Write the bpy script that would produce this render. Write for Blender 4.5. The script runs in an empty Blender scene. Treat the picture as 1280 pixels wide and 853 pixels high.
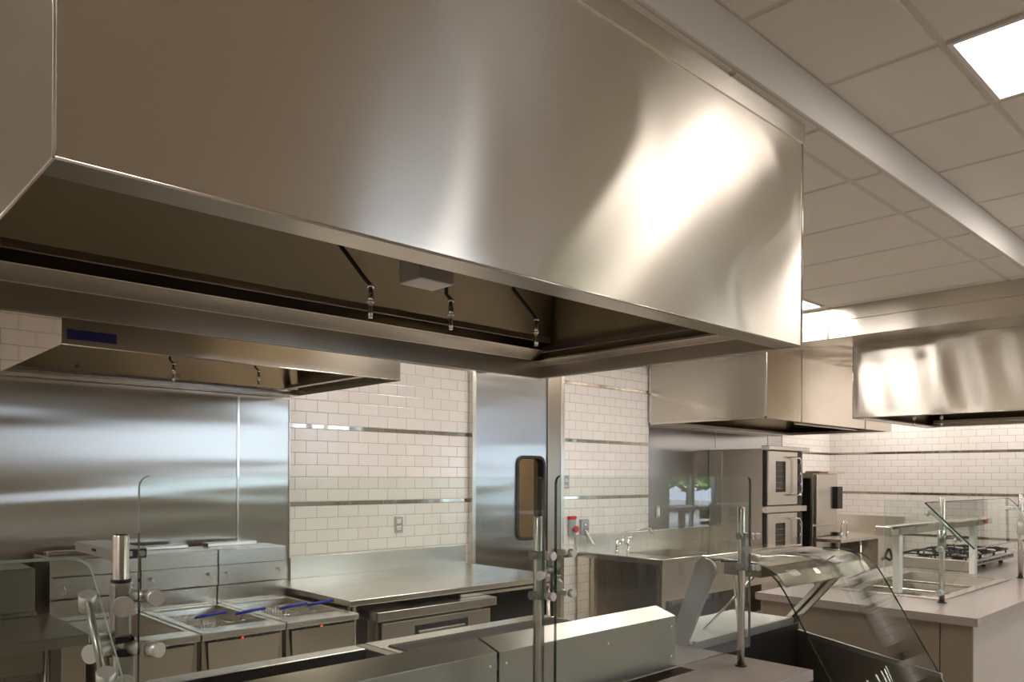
import bpy, bmesh, math, random
from mathutils import Vector, Matrix
random.seed(7)
PI = math.pi
S = bpy.context.scene
COL = S.collection

# ------------------------------------------------------------------ camera
cam_d = bpy.data.cameras.new('camera'); cam = bpy.data.objects.new('camera', cam_d); COL.objects.link(cam)
TH = math.radians(46.444); RHO = math.radians(0.2646)
F = Vector((math.cos(TH), math.sin(TH), 0)); R = Vector((math.sin(TH), -math.cos(TH), 0)); Zv = Vector((0, 0, 1))
r_ = R*math.cos(RHO) + Zv*math.sin(RHO); u_ = Zv*math.cos(RHO) - R*math.sin(RHO)
cam.matrix_world = Matrix(((r_.x, u_.x, -F.x, 0), (r_.y, u_.y, -F.y, 0), (r_.z, u_.z, -F.z, 1.5), (0, 0, 0, 1)))
cam_d.sensor_width = 36; cam_d.lens = 36*973.07/1280
cam_d.shift_y = (596.47-426.5)/1280
cam_d.clip_start = 0.05; cam_d.clip_end = 300
S.camera = cam
# ------------------------------------------------------------------ view, world
S.view_settings.view_transform = 'Standard'; S.view_settings.look = 'None'
S.view_settings.gamma = 1; S.view_settings.use_curve_mapping = False
S.view_settings.exposure = 0.17
S.cycles.max_bounces = 10; S.cycles.diffuse_bounces = 5; S.cycles.glossy_bounces = 6
S.cycles.transparent_max_bounces = 16; S.cycles.caustics_reflective = True
S.cycles.sample_clamp_indirect = 6.0
S.cycles.use_denoising = True
W = bpy.data.worlds.new('sky'); S.world = W; W.use_nodes = True
bg = W.node_tree.nodes['Background']; bg.inputs[0].default_value = (0.70, 0.82, 1.0, 1); bg.inputs[1].default_value = 6.5
LAMP = 22.0                      # strength of the ceiling troffers
LAMP_COL = (1.0, 0.935, 0.87)
sd = bpy.data.lights.new('sun', 'SUN'); sd.energy = 16; sd.angle = 0.02; sd.color = (1, .95, .85)
so = bpy.data.objects.new('sun', sd); COL.objects.link(so); so.rotation_euler = (math.radians(38), 0, math.radians(200))

# ------------------------------------------------------------------ materials
MATS = {}
class NT:
    def __init__(s, name):
        s.m = bpy.data.materials.new(name); s.m.use_nodes = True; s.t = s.m.node_tree
        s.t.nodes.clear(); s.out = s.n('ShaderNodeOutputMaterial')
    def n(s, ty, **kw):
        x = s.t.nodes.new(ty)
        for k, v in kw.items(): setattr(x, k, v)
        return x
    def l(s, a, b): s.t.links.new(a, b)
    def math(s, op, a, b=None, c=None):
        x = s.n('ShaderNodeMath', operation=op)
        for i, v in enumerate((a, b, c)):
            if v is None: continue
            if isinstance(v, (int, float)): x.inputs[i].default_value = v
            else: s.l(v, x.inputs[i])
        return x.outputs[0]
    def pos(s):
        return s.n('ShaderNodeNewGeometry').outputs['Position']

def plain(name, col, rough=0.5, metal=0.0, bump=0.0, bscale=200, var=0.0, **kw):
    if name in MATS: return MATS[name]
    T = NT(name); p = T.n('ShaderNodeBsdfPrincipled')
    p.inputs['Base Color'].default_value = (*col, 1); p.inputs['Roughness'].default_value = rough; p.inputs['Metallic'].default_value = metal
    for k, v in kw.items(): p.inputs[k.replace('_', ' ')].default_value = v
    T.l(p.outputs[0], T.out.inputs[0])
    nz = T.n('ShaderNodeTexNoise'); nz.inputs['Scale'].default_value = bscale; nz.inputs['Detail'].default_value = 4
    T.l(T.pos(), nz.inputs['Vector'])
    if var:
        mx = T.n('ShaderNodeMix', data_type='RGBA')
        mx.inputs[6].default_value = (*[c*(1-var) for c in col], 1); mx.inputs[7].default_value = (*[min(1, c*(1+var)) for c in col], 1)
        T.l(nz.outputs[0], mx.inputs[0]); T.l(mx.outputs[2], p.inputs['Base Color'])
    if bump:
        b = T.n('ShaderNodeBump'); b.inputs['Strength'].default_value = bump; b.inputs['Distance'].default_value = 0.001
        T.l(nz.outputs[0], b.inputs['Height']); T.l(b.outputs[0], p.inputs['Normal'])
    MATS[name] = T.m; return T.m

def steel(name, col=(0.62, 0.58, 0.52), rough=0.28, aniso=0.0, rot=0.25, wave=0.0, wscale=(1, 1, 1), wz=1.0, grain=0.005, gscale=(3, 3, 500), seed=0.0, detail=1.0, waves=()):
    """brushed sheet steel: anisotropic highlight, fine grain, slow oil-can waves.
    waves: list of (axis, centre, halfwidth, lean, amplitude) single soft dents, amplitude in metres"""
    if name in MATS: return MATS[name]
    T = NT(name); p = T.n('ShaderNodeBsdfPrincipled')
    p.inputs['Base Color'].default_value = (*col, 1); p.inputs['Metallic'].default_value = 1
    p.inputs['Roughness'].default_value = rough
    if aniso:
        p.inputs['Anisotropic'].default_value = aniso
        if rot == .25:      # highlight stretched vertically (horizontal grain)
            tg = T.n('ShaderNodeCombineXYZ'); tg.inputs[2].default_value = 1; T.l(tg.outputs[0], p.inputs['Tangent'])
        else:               # highlight stretched horizontally (vertical grain)
            tg = T.n('ShaderNodeVectorMath', operation='CROSS_PRODUCT'); tg.inputs[1].default_value = (0, 0, 1)
            T.l(T.n('ShaderNodeNewGeometry').outputs['True Normal'], tg.inputs[0]); T.l(tg.outputs[0], p.inputs['Tangent'])
    T.l(p.outputs[0], T.out.inputs[0])
    pos = T.pos()
    mp = T.n('ShaderNodeMapping'); mp.inputs['Scale'].default_value = gscale; T.l(pos, mp.inputs['Vector'])
    g = T.n('ShaderNodeTexNoise'); g.inputs['Scale'].default_value = 1; g.inputs['Detail'].default_value = 3; T.l(mp.outputs[0], g.inputs['Vector'])
    # grain modulates the roughness a little
    rr = T.n('ShaderNodeMapRange'); rr.inputs['To Min'].default_value = rough*(1-grain*8); rr.inputs['To Max'].default_value = rough*(1+grain*8)
    T.l(g.outputs[0], rr.inputs[0]); T.l(rr.outputs[0], p.inputs['Roughness'])
    if wave:
        m2 = T.n('ShaderNodeMapping'); m2.inputs['Scale'].default_value = wscale; m2.inputs['Location'].default_value = (seed, seed*.7, seed*.3); T.l(pos, m2.inputs['Vector'])
        w = T.n('ShaderNodeTexNoise'); w.inputs['Scale'].default_value = 1; w.inputs['Detail'].default_value = detail; w.inputs['Roughness'].default_value = .4
        w.inputs['Distortion'].default_value = .6
        T.l(m2.outputs[0], w.inputs['Vector'])
        b = T.n('ShaderNodeBump'); b.inputs['Strength'].default_value = 1; b.inputs['Distance'].default_value = wave
        T.l(w.outputs[0], b.inputs['Height']); T.l(b.outputs[0], p.inputs['Normal'])
    MATS[name] = T.m; return T.m

def emis(name, col, st):
    T = NT(name); e = T.n('ShaderNodeEmission'); e.inputs[0].default_value = (*col, 1); e.inputs[1].default_value = st
    T.l(e.outputs[0], T.out.inputs[0]); MATS[name] = T.m; return T.m

def glassm(name, tint, ior=1.5, refl=1.0, rough=0.0):
    """thin clear pane: a clear body tinted slightly, mirror-like by Fresnel"""
    T = NT(name); tr = T.n('ShaderNodeBsdfTransparent'); tr.inputs[0].default_value = (*tint, 1)
    gl = T.n('ShaderNodeBsdfGlossy'); gl.inputs['Roughness'].default_value = rough; gl.inputs[0].default_value = (refl, refl, refl, 1)
    fr = T.n('ShaderNodeFresnel'); fr.inputs[0].default_value = ior
    geo = T.n('ShaderNodeNewGeometry')
    fac = T.math('MULTIPLY', fr.outputs[0], T.math('SUBTRACT', 1.0, geo.outputs['Backfacing']))
    mx = T.n('ShaderNodeMixShader'); T.l(fac, mx.inputs[0]); T.l(tr.outputs[0], mx.inputs[1]); T.l(gl.outputs[0], mx.inputs[2])
    T.l(mx.outputs[0], T.out.inputs[0]); MATS[name] = T.m; return T.m

def tilem(name, axis, x0, ph=0.0, white=(0.82, 0.775, 0.735)):
    """3x6 subway tile, running bond, in courses of six between metal liner strips"""
    T = NT(name); p = T.n('ShaderNodeBsdfPrincipled')
    sx = T.n('ShaderNodeSeparateXYZ'); T.l(T.pos(), sx.inputs[0])
    U = sx.outputs[axis]; Z = sx.outputs[2]
    PER, BAND, RH, TW, G = 0.5065, 0.030, 0.07942, 0.159, 0.0022
    zz = T.math('SUBTRACT', Z, 1.840 - 4*PER)
    k = T.math('DIVIDE', zz, PER); kf = T.math('FLOOR', k)
    loc = T.math('SUBTRACT', zz, T.math('MULTIPLY', kf, PER))
    rz = T.math('DIVIDE', loc, RH); row = T.math('FLOOR', rz); fz = T.math('FRACT', rz)
    par = T.math('MODULO', T.math('ADD', row, ph), 2.0)
    ux = T.math('ADD', T.math('DIVIDE', T.math('SUBTRACT', U, x0 - 100*TW), TW), T.math('MULTIPLY', par, 0.5))
    col = T.math('FLOOR', ux); fx = T.math('FRACT', ux)
    def edge(f, size):
        a = T.math('MINIMUM', f, T.math('SUBTRACT', 1.0, f)); return T.math('MULTIPLY', a, size)
    d = T.math('MINIMUM', edge(fx, TW), edge(fz, RH))
    mr = T.n('ShaderNodeMapRange'); mr.inputs['From Min'].default_value = G*.55; mr.inputs['From Max'].default_value = G*.85; T.l(d, mr.inputs[0])
    mk = mr.outputs[0]
    cv = T.n('ShaderNodeCombineXYZ'); T.l(col, cv.inputs[0]); T.l(T.math('ADD', row, T.math('MULTIPLY', kf, 7.0)), cv.inputs[1])
    wn = T.n('ShaderNodeTexWhiteNoise', noise_dimensions='3D'); T.l(cv.outputs[0], wn.inputs['Vector'])
    ws = T.n('ShaderNodeSeparateColor'); T.l(wn.outputs[1], ws.inputs[0])
    mx = T.n('ShaderNodeMix', data_type='RGBA'); mx.inputs[6].default_value = (0.36, 0.29, 0.22, 1)
    tv = T.n('ShaderNodeMix', data_type='RGBA'); tv.inputs[6].default_value = (*[c*.95 for c in white], 1); tv.inputs[7].default_value = (*white, 1)
    T.l(ws.outputs[0], tv.inputs[0]); T.l(tv.outputs[2], mx.inputs[7]); T.l(mk, mx.inputs[0]); T.l(mx.outputs[2], p.inputs['Base Color'])
    ro = T.n('ShaderNodeMapRange'); ro.inputs['To Min'].default_value = .8; ro.inputs['To Max'].default_value = .13; T.l(mk, ro.inputs[0]); T.l(ro.outputs[0], p.inputs['Roughness'])
    # pillowed edge + slight individual tilt + a low wave in the glaze
    m3 = T.n('ShaderNodeMapRange'); m3.interpolation_type = 'SMOOTHSTEP'; m3.inputs['From Max'].default_value = 0.007; T.l(d, m3.inputs[0])
    tilt = T.math('ADD', T.math('MULTIPLY', T.math('SUBTRACT', ws.outputs[0], .5), fx), T.math('MULTIPLY', T.math('SUBTRACT', ws.outputs[1], .5), fz))
    nz = T.n('ShaderNodeTexNoise'); nz.inputs['Scale'].default_value = 16; nz.inputs['Detail'].default_value = 0; T.l(T.pos(), nz.inputs['Vector'])
    h = T.math('ADD', T.math('ADD', T.math('MULTIPLY', m3.outputs[0], .9), T.math('MULTIPLY', tilt, .9)), T.math('MULTIPLY', nz.outputs[0], .8))
    b = T.n('ShaderNodeBump'); b.inputs['Strength'].default_value = .8; b.inputs['Distance'].default_value = .0012; T.l(h, b.inputs['Height']); T.l(b.outputs[0], p.inputs['Normal'])
    T.l(p.outputs[0], T.out.inputs[0]); MATS[name] = T.m; return T.m

STC = (0.72, 0.66, 0.58)
m_hood = steel('hood steel', STC, .24, 1.0, .25, .007, (1.3, .3, .6), seed=3.1, grain=.006)
m_hood2 = steel('end hood steel', (0.60, .56, .50), .25, .9, .25, .016, (1.5, 1.5, .9), seed=8.3, grain=.006)
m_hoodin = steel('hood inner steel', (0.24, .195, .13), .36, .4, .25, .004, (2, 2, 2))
m_st = steel('satin steel', (0.69, .65, .59), .26, .5, .25, .003, (2.5, 2.5, 2.5))
m_stf = steel('satin steel flat', (0.74, .70, .64), .24, 0, 0, .002, (3, 3, 3), gscale=(4, 300, 4))
m_std = steel('dark worn steel', (0.34, .31, .26), .30, 0, 0, .003, (3, 3, 3))
m_splash = steel('wall panel steel', (0.60, .575, .54), .24, 1.0, .5, .017, (.4, .4, 3.4), seed=2.2, detail=.6)
m_door = steel('door steel', (0.56, .565, .57), .24, 1.0, .5, .009, (.5, .5, 3.2), seed=5.2)
m_mirror = steel('polished side steel', (0.80, .74, .65), .07, 0, 0, .0006, (2, 2, 2))
m_ledge = steel('bright folded steel', (0.66, .62, .56), .18, 0, 0, .002, (2, 2, 2))
m_skirt = steel('splash guard steel', (.40, .37, .32), .33, 0, 0, .003, (1.5, 1.5, 1.5))
m_flange = steel('flange steel', (.50, .46, .36), .3, 0, 0, .002, (2, 2, 2))
m_warm = plain('grey housing', (.46, .44, .41), .35, .3)
m_gratem = plain('charbroiler grate', (.13, .115, .095), .4, .8)
m_chrome = plain('chrome', (.8, .8, .8), .08, 1)
m_post = steel('post steel', (0.72, .69, .63), .25, .6, .25)
m_knob = plain('clamp aluminium', (.70, .69, .66), .42, .75)
m_rubber = plain('black rubber', (.012, .012, .014), .5)
m_black = plain('black enamel', (.01, .01, .011), .35)
m_gapshade = plain('dark cavity', (.015, .012, .01), .8)  # near-black for open gaps and for painted shade
m_iron = plain('cast iron', (.022, .022, .024), .55, .3, bump=.4, bscale=400)
m_blue = plain('blue handle coating', (.01, .03, .42), .4)
m_navy = plain('navy label', (.006, .008, .07), .4)
m_red = plain('red plastic', (.55, .02, .02), .35)
m_white = plain('white plastic', (.78, .76, .72), .4)
m_greyp2 = plain('clamp steel', (.42, .42, .40), .3, .9)
m_greyp = plain('grey plate', (.38, .39, .40), .4, .3)
m_quartz = plain('quartz top', (.40, .345, .32), .22, bump=.03, var=.06, bscale=160)
m_base = plain('beige laminate', (.56, .50, .42), .5, var=.04, bscale=30)
m_based = plain('brown laminate', (.30, .24, .185), .45, var=.04, bscale=30)
m_paint = plain('white painted step', (.74, .70, .66), .6, bump=.02)
m_ceil = plain('ceiling tile', (.74, .69, .62), .85, bump=.15, bscale=300, var=.03)
m_grid = plain('ceiling grid', (.62, .57, .50), .6)
m_beige = plain('corridor wall paint', (.60, .50, .36), .7)
m_wallp = plain('dining wall paint', (.50, .44, .36), .7, var=.02)
m_floor = plain('quarry floor', (.52, .46, .40), .35, bump=.1, var=.12, bscale=8)
m_lens = emis('lamp lens', LAMP_COL, LAMP)
m_led = emis('red led', (1, .05, .02), 2)
m_glass = glassm('guard glass', (.93, .965, .945), 1.55)
m_gedge = plain('glass edge', (.02, .06, .05), .1, Coat_Weight=1.0)
m_gedgel = plain('pale glass edge', (.45, .55, .50), .15)
m_cglass = glassm('case glass', (.95, .97, .96), 1.45, .42)
m_wglass = glassm('window glass', (.96, .98, .98), 1.45)
m_oglass = plain('oven window glass', (.06, .055, .045), .06)
m_leaf = plain('leaf', (.10, .20, .05), .6, var=.6, bscale=3)
m_leaf2 = plain('pale leaf', (.20, .30, .10), .6, var=.5, bscale=3)
m_bark = plain('bark', (.09, .06, .04), .8)
m_grass = plain('lawn', (.16, .30, .10), .9, var=.3, bscale=2)
m_tabw = plain('pale table laminate', (.55, .58, .62), .4)
m_stool = plain('dark stool shell', (.03, .035, .045), .4)
m_frame = plain('window frame aluminium', (.25, .27, .29), .4, .6)
m_tan = plain('tan liner', (.42, .27, .11), .6, var=.3, bscale=20)
m_shelf = plain('white glass shelf', (.86, .87, .84), .12)
m_tileb = tilem('wall tile back', 0, 2.442, 1.0)
m_tiler = tilem('wall tile right', 1, 4.446, 0.0)
m_linr = steel('liner strip steel', (.55, .50, .44), .12, 0, 0, .004, (6, 6, 2))

# ------------------------------------------------------------------ mesh building
class MB:
    def __init__(s): s.bm = bmesh.new()
    def verts(s, vs, fs, mi=0):
        v = [s.bm.verts.new(p) for p in vs]
        for f in fs:
            try: fc = s.bm.faces.new([v[i] for i in f]); fc.material_index = mi
            except ValueError: pass
        return s
    def box(s, x0, x1, y0, y1, z0, z1, mi=0):
        v = [(x, y, z) for z in (z0, z1) for y in (y0, y1) for x in (x0, x1)]
        return s.verts(v, [(0, 2, 3, 1), (4, 5, 7, 6), (0, 1, 5, 4), (2, 6, 7, 3), (0, 4, 6, 2), (1, 3, 7, 5)], mi)
    def prism(s, prof, axis, a, b, mi=0):
        """prof: list of 2-D points; axis 'X': points are (y,z); 'Y': (x,z); 'Z': (x,y)"""
        def P(t, p):
            return {'X': (t, p[0], p[1]), 'Y': (p[0], t, p[1]), 'Z': (p[0], p[1], t)}[axis]
        n = len(prof)
        v = [P(a, p) for p in prof] + [P(b, p) for p in prof]
        fs = [tuple(range(n)), tuple(range(2*n-1, n-1, -1))] + [(i, i+n, (i+1) % n+n, (i+1) % n) for i in range(n)]
        return s.verts(v, fs, mi)
    def tube(s, pts, r, seg=12, mi=0, cap=True):
        pts = [Vector(p) for p in pts]; rs = r if isinstance(r, (list, tuple)) else [r]*len(pts)
        rings = []; up = None
        for i, p in enumerate(pts):
            d = (pts[min(i+1, len(pts)-1)] - pts[max(i-1, 0)]).normalized()
            if up is None:
                up = Vector((0, 0, 1)) if abs(d.z) < .9 else Vector((1, 0, 0))
            a = d.cross(up).normalized(); b = a.cross(d).normalized(); up = b
            rings.append([s.bm.verts.new(p + (a*math.cos(2*PI*k/seg) + b*math.sin(2*PI*k/seg))*rs[i]) for k in range(seg)])
        for A, B in zip(rings, rings[1:]):
            for k in range(seg):
                f = s.bm.faces.new((A[k], A[(k+1) % seg], B[(k+1) % seg], B[k])); f.smooth = True; f.material_index = mi
        if cap:
            for q in (rings[0][::-1], rings[-1]):
                f = s.bm.faces.new(q); f.material_index = mi
        return s
    def grid(s, P, nu, nv, mi=0, smooth=True):
        """P(u,v)->point, u,v in 0..1"""
        g = [[s.bm.verts.new(P(i/nu, j/nv)) for j in range(nv+1)] for i in range(nu+1)]
        for i in range(nu):
            for j in range(nv):
                f = s.bm.faces.new((g[i][j], g[i+1][j], g[i+1][j+1], g[i][j+1])); f.smooth = smooth; f.material_index = mi
        return s
    def shell(s, path, th, axis, a, b, mi=0):
        """a bent sheet: open 2-D path thickened by th, extruded along axis"""
        n = len(path); nor = []
        for i in range(n):
            d = Vector(path[min(i+1, n-1)]) - Vector(path[max(i-1, 0)]); d.normalize(); nor.append(Vector((-d.y, d.x)))
        prof = [Vector(p) for p in path] + [Vector(path[i]) + nor[i]*th for i in range(n-1, -1, -1)]
        return s.prism([tuple(p) for p in prof], axis, a, b, mi)

def pset(o, label=None, cat=None, group=None, kind=None):
    if label: o['label'] = label
    if cat: o['category'] = cat
    if group: o['group'] = group
    if kind: o['kind'] = kind
    return o
def world_loc(o):
    v = Vector((0, 0, 0))
    while o: v += o.location; o = o.parent
    return v
def obj(name, mb, mat, parent=None, bevel=0.0, label=None):
    bm = mb.bm
    bmesh.ops.recalc_face_normals(bm, faces=bm.faces)
    me = bpy.data.meshes.new(name); o = bpy.data.objects.new(name, me); COL.objects.link(o)
    if parent:
        o.parent = parent; off = world_loc(parent)
    else:
        xs = [v.co for v in bm.verts]
        off = Vector(((min(c.x for c in xs)+max(c.x for c in xs))/2, (min(c.y for c in xs)+max(c.y for c in xs))/2, min(c.z for c in xs)))
        o.location = off
    bmesh.ops.translate(bm, verts=bm.verts, vec=-off)
    bm.to_mesh(me); bm.free()
    for m in (mat if isinstance(mat, (list, tuple)) else [mat]): me.materials.append(m)
    if bevel:
        bv = o.modifiers.new('bevel', 'BEVEL'); bv.width = bevel; bv.segments = 2; bv.limit_method = 'ANGLE'; bv.angle_limit = math.radians(40)
        bv.harden_normals = False
    if label: o['label'] = label
    return o
def thing(name, label, cat, loc, group=None):
    o = bpy.data.objects.new(name, None); COL.objects.link(o); o.location = loc; o.empty_display_size = .1
    return pset(o, label, cat, group)
def struct(name, mb, mat, bevel=0.0, parent=None):
    o = obj(name, mb, mat, parent, bevel)
    if not parent: o['kind'] = 'structure'
    return o
def dup(root, dloc, label=None):
    r = root.copy(); COL.objects.link(r); r.location = Vector(root.location) + Vector(dloc)
    if label: r['label'] = label
    for ch in list(root.children):
        c = ch.copy(); COL.objects.link(c); c.parent = r
        for g in ch.children:
            d = g.copy(); COL.objects.link(d); d.parent = c
    return r

# ================================================================== ROOM
YW, XW = 4.60, 10.20
XL, XR, YF = -2.2, 16.5, -5.0
ZU, ZL, YS = 3.007, 2.85, 1.354
struct('floor', MB().box(XL-.1, XR+.1, YF-.1, 6.0, -.1, 0), m_floor)
# back wall with the door opening X 3.915..4.925, z..2.40
DX0, DX1, DZ = 3.915, 4.90, 2.40
struct('wall_back', MB().box(XL-.1, DX0, YW, YW+.12, 0, ZL+.2).box(DX1, XW+.1, YW, YW+.12, 0, ZL+.2).box(DX0, DX1, YW, YW+.12, DZ, ZL+.2), m_tileb)
struct('wall_right', MB().box(XW, XW+.12, 1.0, YW, 0, ZU+.1), m_tiler)
struct('wall_left', MB().box(XL-.12, XL, YF, YW, 0, ZU+.1), tilem('wall tile left', 1, 4.446, 0.0))
struct('wall_alcove', MB().box(XW+.12, XR, 1.0, 1.12, 0, ZU+.1), m_wallp)
struct('wall_far', MB().box(XR, XR+.12, YF, 1.12, 0, ZU+.1), m_wallp)
# corridor behind the door
struct('wall_corridor', MB().box(2.6, 6.8, 5.9, 6.0, 0, 2.9).box(2.5, 2.6, YW+.12, 6.0, 0, 2.9).box(6.8, 6.9, YW+.12, 6.0, 0, 2.9).box(2.5, 6.9, YW+.12, 6.0, 2.9, 3.0), m_beige)
cl = thing('ceiling_light', 'square ceiling light in the corridor behind the swing door', 'ceiling light', (4.9, 5.3, 2.86))
obj('frame', MB().box(4.55, 5.25, 5.0, 5.6, 2.87, 2.90), m_paint, cl); obj('diffuser', MB().box(4.58, 5.22, 5.03, 5.57, 2.862, 2.87), emis('corridor lens', (1, .86, .66), 9), cl)

# front (window) wall, seen only in reflections
wins = [(4.6, 6.7), (7.7, 8.8), (11.3, 12.85), (14.3, 16.0)]
WZ1 = 2.85
SILL = {4.6: 1.52, 7.7: 1.52}      # high strip windows; the others come down to knee height
mb = MB(); x = XL
for a, b in wins:
    WZ0 = SILL.get(a, .55); mb.box(x, a, YF-.15, YF, 0, ZU+.1); mb.box(a, b, YF-.15, YF, 0, WZ0); mb.box(a, b, YF-.15, YF, WZ1, ZU+.1); x = b
mb.box(x, XR, YF-.15, YF, 0, ZU+.1)
struct('wall_front', mb, m_wallp)
for i, (a, b) in enumerate(wins):
    WZ0 = SILL.get(a, .55); m = MB(); n = 3 if b-a > 1.8 else 2
    for k in range(n+1):
        xx = a + (b-a)*k/n; m.box(xx-.03 if k else a, xx+.03 if k < n else b, YF-.10, YF-.04, WZ0, WZ1)
    m.box(a, b, YF-.10, YF-.04, WZ0, WZ0+.05).box(a, b, YF-.10, YF-.04, WZ1-.05, WZ1)
    w = struct('window_%d' % (i+1), m, m_frame)
    obj('pane', MB().box(a+.03, b-.03, YF-.073, YF-.067, WZ0+.05, WZ1-.05), m_wglass, w)

# ---- ceilings: grid plane + tegular tiles that hang a few mm below it
GX = 2.916; GS = .6096
def tiles(mb, xs, ys, z, skip=()):
    for i in range(len(xs)-1):
        for j in range(len(ys)-1):
            a, b, c, d = xs[i], xs[i+1], ys[j], ys[j+1]
            if any(abs((a+b)/2-sx) < .25 and abs((c+d)/2-sy) < .25 for sx, sy in skip): continue
            if b-a < .05 or d-c < .05: continue
            g = .011; t = .004
            v = [(a+g, c+g, z), (b-g, c+g, z), (b-g, d-g, z), (a+g, d-g, z), (a+g+t, c+g+t, z-.006), (b-g-t, c+g+t, z-.006), (b-g-t, d-g-t, z-.006), (a+g+t, d-g-t, z-.006)]
            mb.verts(v, [(4, 5, 6, 7), (0, 1, 5, 4), (1, 2, 6, 5), (2, 3, 7, 6), (3, 0, 4, 7)], 1)
# upper ceiling
lights_u = [(GX+GS*(k+.5), .93-GS/2) for k in (-7, 0, 3, 6, 9)] + [(GX+GS*(k+.5), -3.034) for k in (2, 6, 10, 14, 18)]  # first row: all but the corner light are unseen, added for brightness
xs = [XL] + [GX+GS*k for k in range(-8, 23) if XL+.05 < GX+GS*k < XR-.05] + [XR]
ys_u = [YF, -4.56, -3.34, -2.73, -2.119, -1.51, -.899, -.29, .32, .93, YS]
mb = MB().box(XL, XR, YF, YS-.012, ZU, ZU+.08)
ys2 = [YF, -4.56, -3.339, -2.729, -1.509, -.29, .32, .93, YS-.012]
tiles(mb, xs, ys2, ZU, [(sx, sy if sy > 0 else -3.034) for sx, sy in lights_u])
struct('ceiling', mb, [m_grid, m_ceil])
# lower ceiling
mb = MB().box(XL, 6.06, YS, YW, ZL, ZL+.08)
xs_l = [XL] + [GX+GS*k for k in range(-8, 6) if XL+.05 < GX+GS*k < 6.05] + [6.06]
ys_l = [YS, 1.502, 2.721, 3.331, 3.941, YW]
LL = [(GX+GS*(k+.5), 3.026) for k in (-7, -1, 2, 4)]  # third one is unseen, added to brighten the back wall tiles
tiles(mb, xs_l, ys_l, ZL, LL)
struct('ceiling', mb, [m_grid, m_ceil])
mb = MB().box(8.96, XW, YS, YW, ZL, ZL+.08)
LF = [(9.59, 2.1), (9.59, 3.6)]  # unseen troffers added to brighten the far right tile
tiles(mb, [8.96, 9.285, 9.895, XW], [YS, 1.795, 2.405, 3.295, 3.905, YW], ZL, LF)
struct('ceiling', mb, [m_grid, m_ceil])
# step between them
struct('trim_1', MB().box(XL, XR, YS-.012, YS, ZL-.004, ZU+.08), m_paint, bevel=.002)
m_lensd = emis('dimmed lamp lens', LAMP_COL, 9.0)
def troffer(cx, cy, z, label, size=.6096, lens_mat=None):
    h = size/2
    t = thing('ceiling_light', label, 'ceiling light', (cx, cy, z-.01), 'square ceiling lights')
    fr = MB()
    for (a, b, c, d) in ((-h+.012, h-.012, -h+.012, -h+.03), (-h+.012, h-.012, h-.03, h-.012), (-h+.012, -h+.03, -h+.03, h-.03), (h-.03, h-.012, -h+.03, h-.03)):
        fr.box(cx+a, cx+b, cy+c, cy+d, z-.012, z)
    obj('frame', fr, m_paint, t, .001)
    k = h-.03
    lens = MB().verts([(cx-k, cy-k, z-.004), (cx+k, cy-k, z-.004), (cx+k, cy+k, z-.004), (cx-k, cy+k, z-.004)], [(0, 3, 2, 1)])
    o = obj('diffuser', lens, lens_mat or m_lens, t)
    return t
names_u = ['square ceiling light in the raised ceiling left of the near exhaust hood', 'square ceiling light set in the raised white tile ceiling, top right corner',
           'square ceiling light over the curved display case', 'square ceiling light over the right serving counter', 'square ceiling light near the far end of the raised ceiling']
for (sx, sy), nm in zip(lights_u[:5], names_u): troffer(sx, sy, ZU, nm, lens_mat=m_lensd if 'corner' in nm else None)
for i, (sx, sy) in enumerate(lights_u[5:]):
    t = troffer(sx, -3.034, ZU, 'square ceiling light over the dining area by the windows')
    t['group'] = 'ceiling lights over the dining area'
for (sx, sy), nm in zip(LL, ['square ceiling light in the lowered ceiling over the left end of the fryer aisle', 'square ceiling light in the lowered ceiling above the fryer aisle', 'square ceiling light in the lowered ceiling in front of the swing door', 'square ceiling light in the lowered ceiling beside the steel soffit']):
    troffer(sx, sy, ZL, nm)

for (sx, sy), nm in zip(LF, ['square ceiling light behind the steel soffit near the range', 'square ceiling light behind the steel soffit above the steamer']): troffer(sx, sy, ZL, nm)
# steel soffit (enclosure over the far hoods)
mb = MB().box(6.06, 8.96, .1, YW, 2.605, 2.735).box(6.052, 8.96, .1, YW, 2.7351, ZL+.08)
struct('trim_2', mb, m_hood2, bevel=.0015)
mb = MB()
for y in (2.75, .9): mb.box(6.050, 6.06, y-.003, y+.003, 2.605, 2.738)
mb.box(6.4, 6.404, 2.8, 3.4, 2.6035, 2.605)
struct('trim_3', mb, m_std)
# metal liner strips in the tile
def strips(mb, axis, a, b, fixed, ph):
    for z in (.812, 1.3185, 1.825, 2.3315):
        u = a + (ph % .30)
        cuts = [a] + [a + (ph % .30) + .30*k for k in range(int((b-a)/.30)+1) if a + (ph % .30) + .30*k < b-.02] + [b]
        for c, d in zip(cuts, cuts[1:]):
            if d-c < .02: continue
            tl = random.uniform(-.0012, .0012)
            if axis == 'x': mb.verts([(c+.001, fixed, z-.0135), (d-.001, fixed, z-.0135), (d-.001, fixed, z+.0135), (c+.001, fixed, z+.0135), (c+.002, fixed-.003+tl*.5, z-.0125), (d-.002, fixed-.003-tl*.5, z-.0125), (d-.002, fixed-.003-tl*.5, z+.0125), (c+.002, fixed-.003+tl*.5, z+.0125)], [(4, 5, 6, 7), (0, 1, 5, 4), (1, 2, 6, 5), (2, 3, 7, 6), (3, 0, 4, 7)])
            else: mb.verts([(fixed, c+.001, z-.0135), (fixed, d-.001, z-.0135), (fixed, d-.001, z+.0135), (fixed, c+.001, z+.0135), (fixed-.003+tl*.5, c+.002, z-.0125), (fixed-.003-tl*.5, d-.002, z-.0125), (fixed-.003-tl*.5, d-.002, z+.0125), (fixed-.003+tl*.5, c+.002, z+.0125)], [(4, 5, 6, 7), (0, 1, 5, 4), (1, 2, 6, 5), (2, 3, 7, 6), (3, 0, 4, 7)])
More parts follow.
